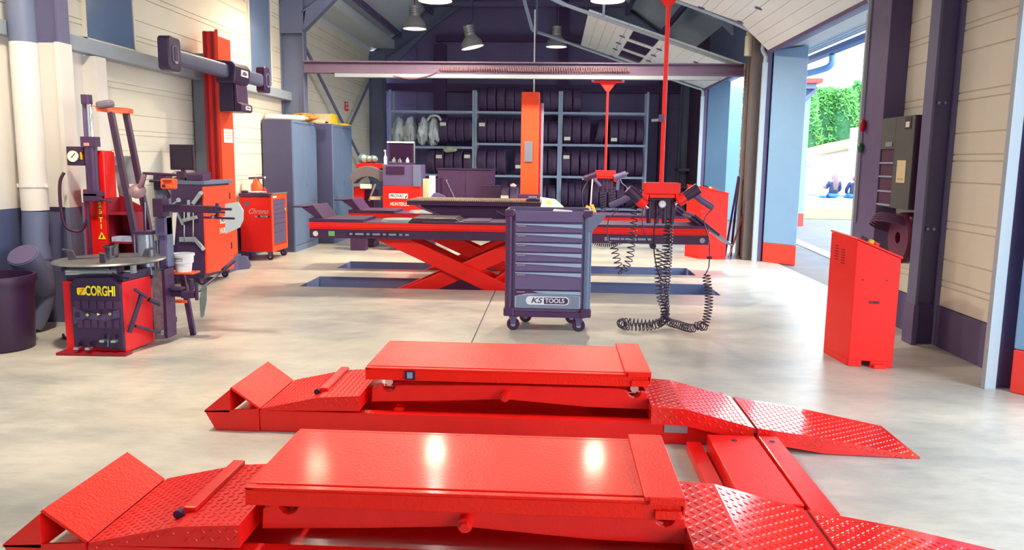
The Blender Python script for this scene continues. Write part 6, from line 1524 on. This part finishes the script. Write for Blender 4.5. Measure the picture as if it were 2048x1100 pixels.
for i, (a, c) in enumerate(((7.94, 8.20), (10.58, 10.80))):
    pp = []
    for cy_, cz_, a0 in ((c-.05, 2.60, 0), (a+.05, 2.60, 90), (a+.05, 2.36, 180), (c-.05, 2.36, 270)):
        for k in range(5): an = radians(a0+k*22.5); pp.append((cy_+.05*cos(an), cz_+.05*sin(an)))
    cp_ = MB().prism(pp, 'x', -3.985, -3.865).build('camera_pod', HK, al_, bev=.012, smooth=40)
    m = rbox(a, c, 0, 1, 0, 1, .1); m = MB(); m.prism([((a+c)/2+.055*cos(k*pi/8)+(.02 if cos(k*pi/8) > 0 else -.02), 2.48+.04*sin(k*pi/8)+(.05 if sin(k*pi/8) > 0 else -.05)) for k in range(16)], 'x', -3.864, -3.858); m.build('lens_window', GREYD, cp_); m = MB(); m.prism([((a+c)/2+.03*cos(k*pi/8), 2.48+.02*sin(k*pi/8)+(.05 if sin(k*pi/8) > 0 else -.05)) for k in range(16)], 'x', -3.8575, -3.853); m.build('lens', BLACK, cp_); MB().box(-3.8575, -3.852, (a+c)/2-.03, (a+c)/2+.03, 2.385, 2.405).build('lower_light', GREYL, cp_)
m = MB(); m.box(-4.09, -3.9, 9.62, 10.0, 2.0, 2.56); m.build('carriage', HK, al_, bev=.02)
m = MB(); m.prism([(-4.05, 2.60), (-3.84, 2.58), (-3.80, 2.52), (-3.82, 2.36), (-3.85, 2.33), (-4.05, 2.33)], 'y', 9.45, 9.93); m.build('head_cover', HK, al_, bev=.02)
m = MB(); m.prism([(-3.89, 2.0), (-3.82, 2.0), (-3.80, 2.02), (-3.80, 2.09), (-3.85, 2.11), (-3.86, 2.33), (-3.89, 2.33)], 'y', 9.6, 9.95); m.build('lower_cover', BLK2, al_, bev=.01)
MB().box(-3.812, -3.798, 9.62, 9.84, 2.42, 2.50).build('logo_plate', PAPER, al_, bev=.002); m = MB(); m.prism([(9.65, 2.44), (9.74, 2.435), (9.81, 2.45), (9.78, 2.47), (9.72, 2.485), (9.67, 2.475)], 'x', -3.7975, -3.796); m.build('logo_print', GREYD, al_)
MB().box(-3.799, -3.797, 9.72, 9.88, 2.03, 2.075).build('maker_plate', PAPER, al_); MB().box(-3.7965, -3.796, 9.74, 9.86, 2.045, 2.062).build('maker_print', GREYD, al_)
m = MB(); m.box(-4.45, -4.31, 9.72, 9.85, 1.2, 2.7); m.build('cable_trunking', mat('trunk_teal', (112, 118, 130), .5), al_)

# ------------------------------------------------------------------ red tool trolley
tt = thing('tool_trolley', (-4.18, 11.2, 0), 'red tool trolley with dark grey drawers and cursive lettering beside the wardrobe', 'tool trolley')
TX0, TX1, TY0, TY1 = -4.43, -3.965, 10.98, 11.62
MB().box(TX0, TX1-.02, TY0, TY1, .12, .90).build('body', REDF, tt, bev=.01)
m = MB(); m.box(TX1-.019, TX1, TY0, TY0+.06, .12, .93); m.box(TX1-.019, TX1, TY1-.06, TY1, .12, .93); m.box(TX1-.019, TX1, TY0+.06, TY1-.06, .86, .93); m.box(TX1-.019, TX1, TY0+.06, TY1-.06, .12, .20); m.build('front_frame', ORNG, tt, bev=.004)
zt = .855
for h in (.07, .07, .07, .07, .07, .12, .17): MB().box(TX1-.019, TX1-.005, TY0+.064, TY1-.064, zt-h+.005, zt).build('drawer', mat('drawer_slate', (88, 84, 116), .45), tt, bev=.003); zt -= h
MB().box(TX0, TX1-.02, TY0-.02, TY1, .901, .95).build('top_tray', BLK2, tt, bev=.008); MB().box(TX1-.019, TX1+.01, TY0, TY1, .931, .95).build('top_rim', mat('rim_grey', (110, 120, 110), .5), tt, bev=.004)
MB().box(TX0+.07, TX0+.14, TY0-.008, TY0-.001, .77, .83).build('wall_socket', GREY, tt, bev=.003); MB().cyl((TX1-.004, TY1-.1, .70), (TX1+.01, TY1-.1, .70), .02, n=12).build('lock', mat('lock_green', (150, 170, 110), .5), tt)
MB().box(TX1+.0005, TX1+.003, TY0+.05, TY0+.2, .885, .91).build('name_label', PAPER, tt)
text('Chrono', 'lettering', mat('silver_script', (206, 190, 190), .4), tt, .105, front((TX0+TX1)/2+.03, TY0-.0005, .695), italic=.45, stretch=.85)
text('by', 'lettering', MATS['silver_script'], tt, .04, front((TX0+TX1)/2+.0, TY0-.0005, .625), italic=.3)
MB().box((TX0+TX1)/2+.03, (TX0+TX1)/2+.2, TY0-.003, TY0-.0005, .61, .64).build('maker_field', BLACK, tt); text('FACOM', 'lettering', PAPER, tt, .032, front((TX0+TX1)/2+.115, TY0-.0035, .625), off=.0005, italic=.2)
castor(tt, TX1-.06, TY0+.06, .12, .05); castor(tt, TX1-.05, TY1-.05, .12, .05); castor(tt, TX0+.08, TY0+.06, .12, .05)
og = thing('fluid_extractor', (-4.24, 11.2, .95), 'small orange fluid extractor with dark pump handle on the red trolley', 'extractor')
ox, oy = P(513, 370, 11.2).x, 11.2
MB().lathe([(.001, .951), (.075, .951), (.08, 1.06), (.05, 1.10), (.03, 1.16), (.001, 1.16)], (ox, oy, 0), n=20).build('body', mat('bright_orange', (255, 96, 40), .4), og, smooth=40); m = MB().bar((ox-.11, oy, 1.155), (ox+.1, oy, 1.165), .05, .035); m.build('pump_handle', GREYD, og, bev=.012); MB().sphere((ox+.125, oy, 1.168), .016, 8).build('handle_knob', PAPER, og)
tag(MB().lathe([(.001, .951), (.035, .951), (.03, 1.0), (.012, 1.03), (.001, 1.03)], (ox+.13, 11.15, 0), n=14).build('red_bottle', REDF, smooth=40), 'small red squat bottle on the red trolley beside the orange extractor', 'bottle')
tag(bagm((ox+.07, 11.05, .965), .11, .07, .014, 4.).build('white_rag', PAPER, smooth=60), 'white rag lying on the front of the red trolley top', 'rag')
tag(MB().box(ox-.16, ox-.08, 11.02, 11.10, .951, .985).build('small_tool', BLK2, bev=.01), 'small dark tool on the left of the red trolley top', 'tool')
ck = MB().prism([(-4.09, 0), (-3.99, 0), (-4.0, .09), (-4.03, .125), (-4.09, .125)], 'y', 10.2, 10.5)
ck = MB().hexa([P(472, 541, 9.95)*1, P(499, 533, 10.1), P(503, 530, 10.4), P(478, 532, 10.4)], [P(474, 512, 9.98), P(492, 511, 10.1), P(496, 513, 10.4), P(476, 512, 10.4)])
for v in ck.v:
    if v.z < .06: v.z = .001
tag(ck.build('wheel_chock', mat('chock_grey', (84, 86, 122), .6), bev=.006), 'dark grey wheel chock on the floor right of the service console', 'wheel chock')

# ------------------------------------------------------------------ high bay lamps
LG = mat('lamp_aluminium', (170, 172, 170), .35, metal=.4, noise=.08)


def baylamp(x, y, z, tilt, label, on, roofz, power=0):
    t = thing('high_bay_lamp', (x, y, z), label, 'lamp', 'high bay lamps hanging under the roof')
    ax = Vector((sin(tilt), 0, cos(tilt)))
    c = Vector((x, y, z))
    MB().lathe([(.24, 0), (.235, .012), (.20, .13), (.12, .22), (.105, .24), (.10, .24), (.11, .22), (.19, .13), (.228, .012)], c, ax, 32, True).build('reflector', LG, t, smooth=40)
    gm = mat('lamp_lit', (255, 226, 170), .4, emit=((255, 214, 150), 14.)) if on else mat('lamp_unlit_glass', (235, 235, 240), .2, emit=((255, 245, 235), .5))
    MB().lathe([(.001, .006), (.225, .006), (.225, .012), (.001, .012)], c, ax, 32).build('glass', gm, t)
    k = c+ax*.24; MB().cyl(k, k+ax*.20, .105, n=24).build('ballast', LG, t, smooth=40)
    m = MB(); [m.lathe([(.106, -.004), (.109, 0), (.106, .004)], k+ax*zz, ax, 24) for zz in (.06, .1, .14)]; m.build('ballast_rib', GREYD, t)
    k2 = k+ax*.2; MB().tube([k2, Vector((x+.0, y, k2.z+.12)), Vector((x, y, roofz))], .008, 6).build('cable', BLACK, t)
    if power:
        l = bay_light(c-ax*.03, power); l.parent = t; l.location = -ax*.03
        ul = bpy.data.lights.new('roof_fill_light', 'POINT'); uo = bpy.data.objects.new('roof_fill_light', ul); C.objects.link(uo)   # added fill light to brighten the dark roof, no real source
        ul.energy = power*.14; ul.color = (1, .93, .82); ul.shadow_soft_size = .08; uo.parent = t; uo.location = (0, 0, .52)
    return t


def rz(x): return EZ+SL*(x-WL)-.08 if x < RX else RZ+(x-RX)*(EZ-.1-RZ)/(WR+.2-RX)-.08


LP_ = 200
baylamp(-2.80, 16.0, 4.0, 0, 'silver high bay lamp hanging at the left above the crossbeam', False, rz(-2.8))
baylamp(-1.70, 16.5, 3.72, -.22, 'tilted silver high bay lamp with bright glass near the middle', False, rz(-1.7))
baylamp(.0, 18.0, 3.95, 0, 'dim high bay lamp in the shade at the far end', False, rz(0))
baylamp(-1.72, 11.5, 3.665, 0, 'lit high bay lamp at the top edge, left one of the glowing pair', True, rz(-1.72), LP_)
baylamp(.70, 11.5, 3.675, 0, 'lit high bay lamp at the top edge, right one of the glowing pair', True, rz(.7), LP_)
baylamp(-3.5, 11.3, 3.86, 0, 'lit high bay lamp above the red tool trolley', True, rz(-3.5), 60)
baylamp(-2.9, 4.6, 4.0, 0, 'added unseen high bay lamp warming the near left floor', True, rz(-2.9), LP_)  # added out of view to throw warm light on the left floor
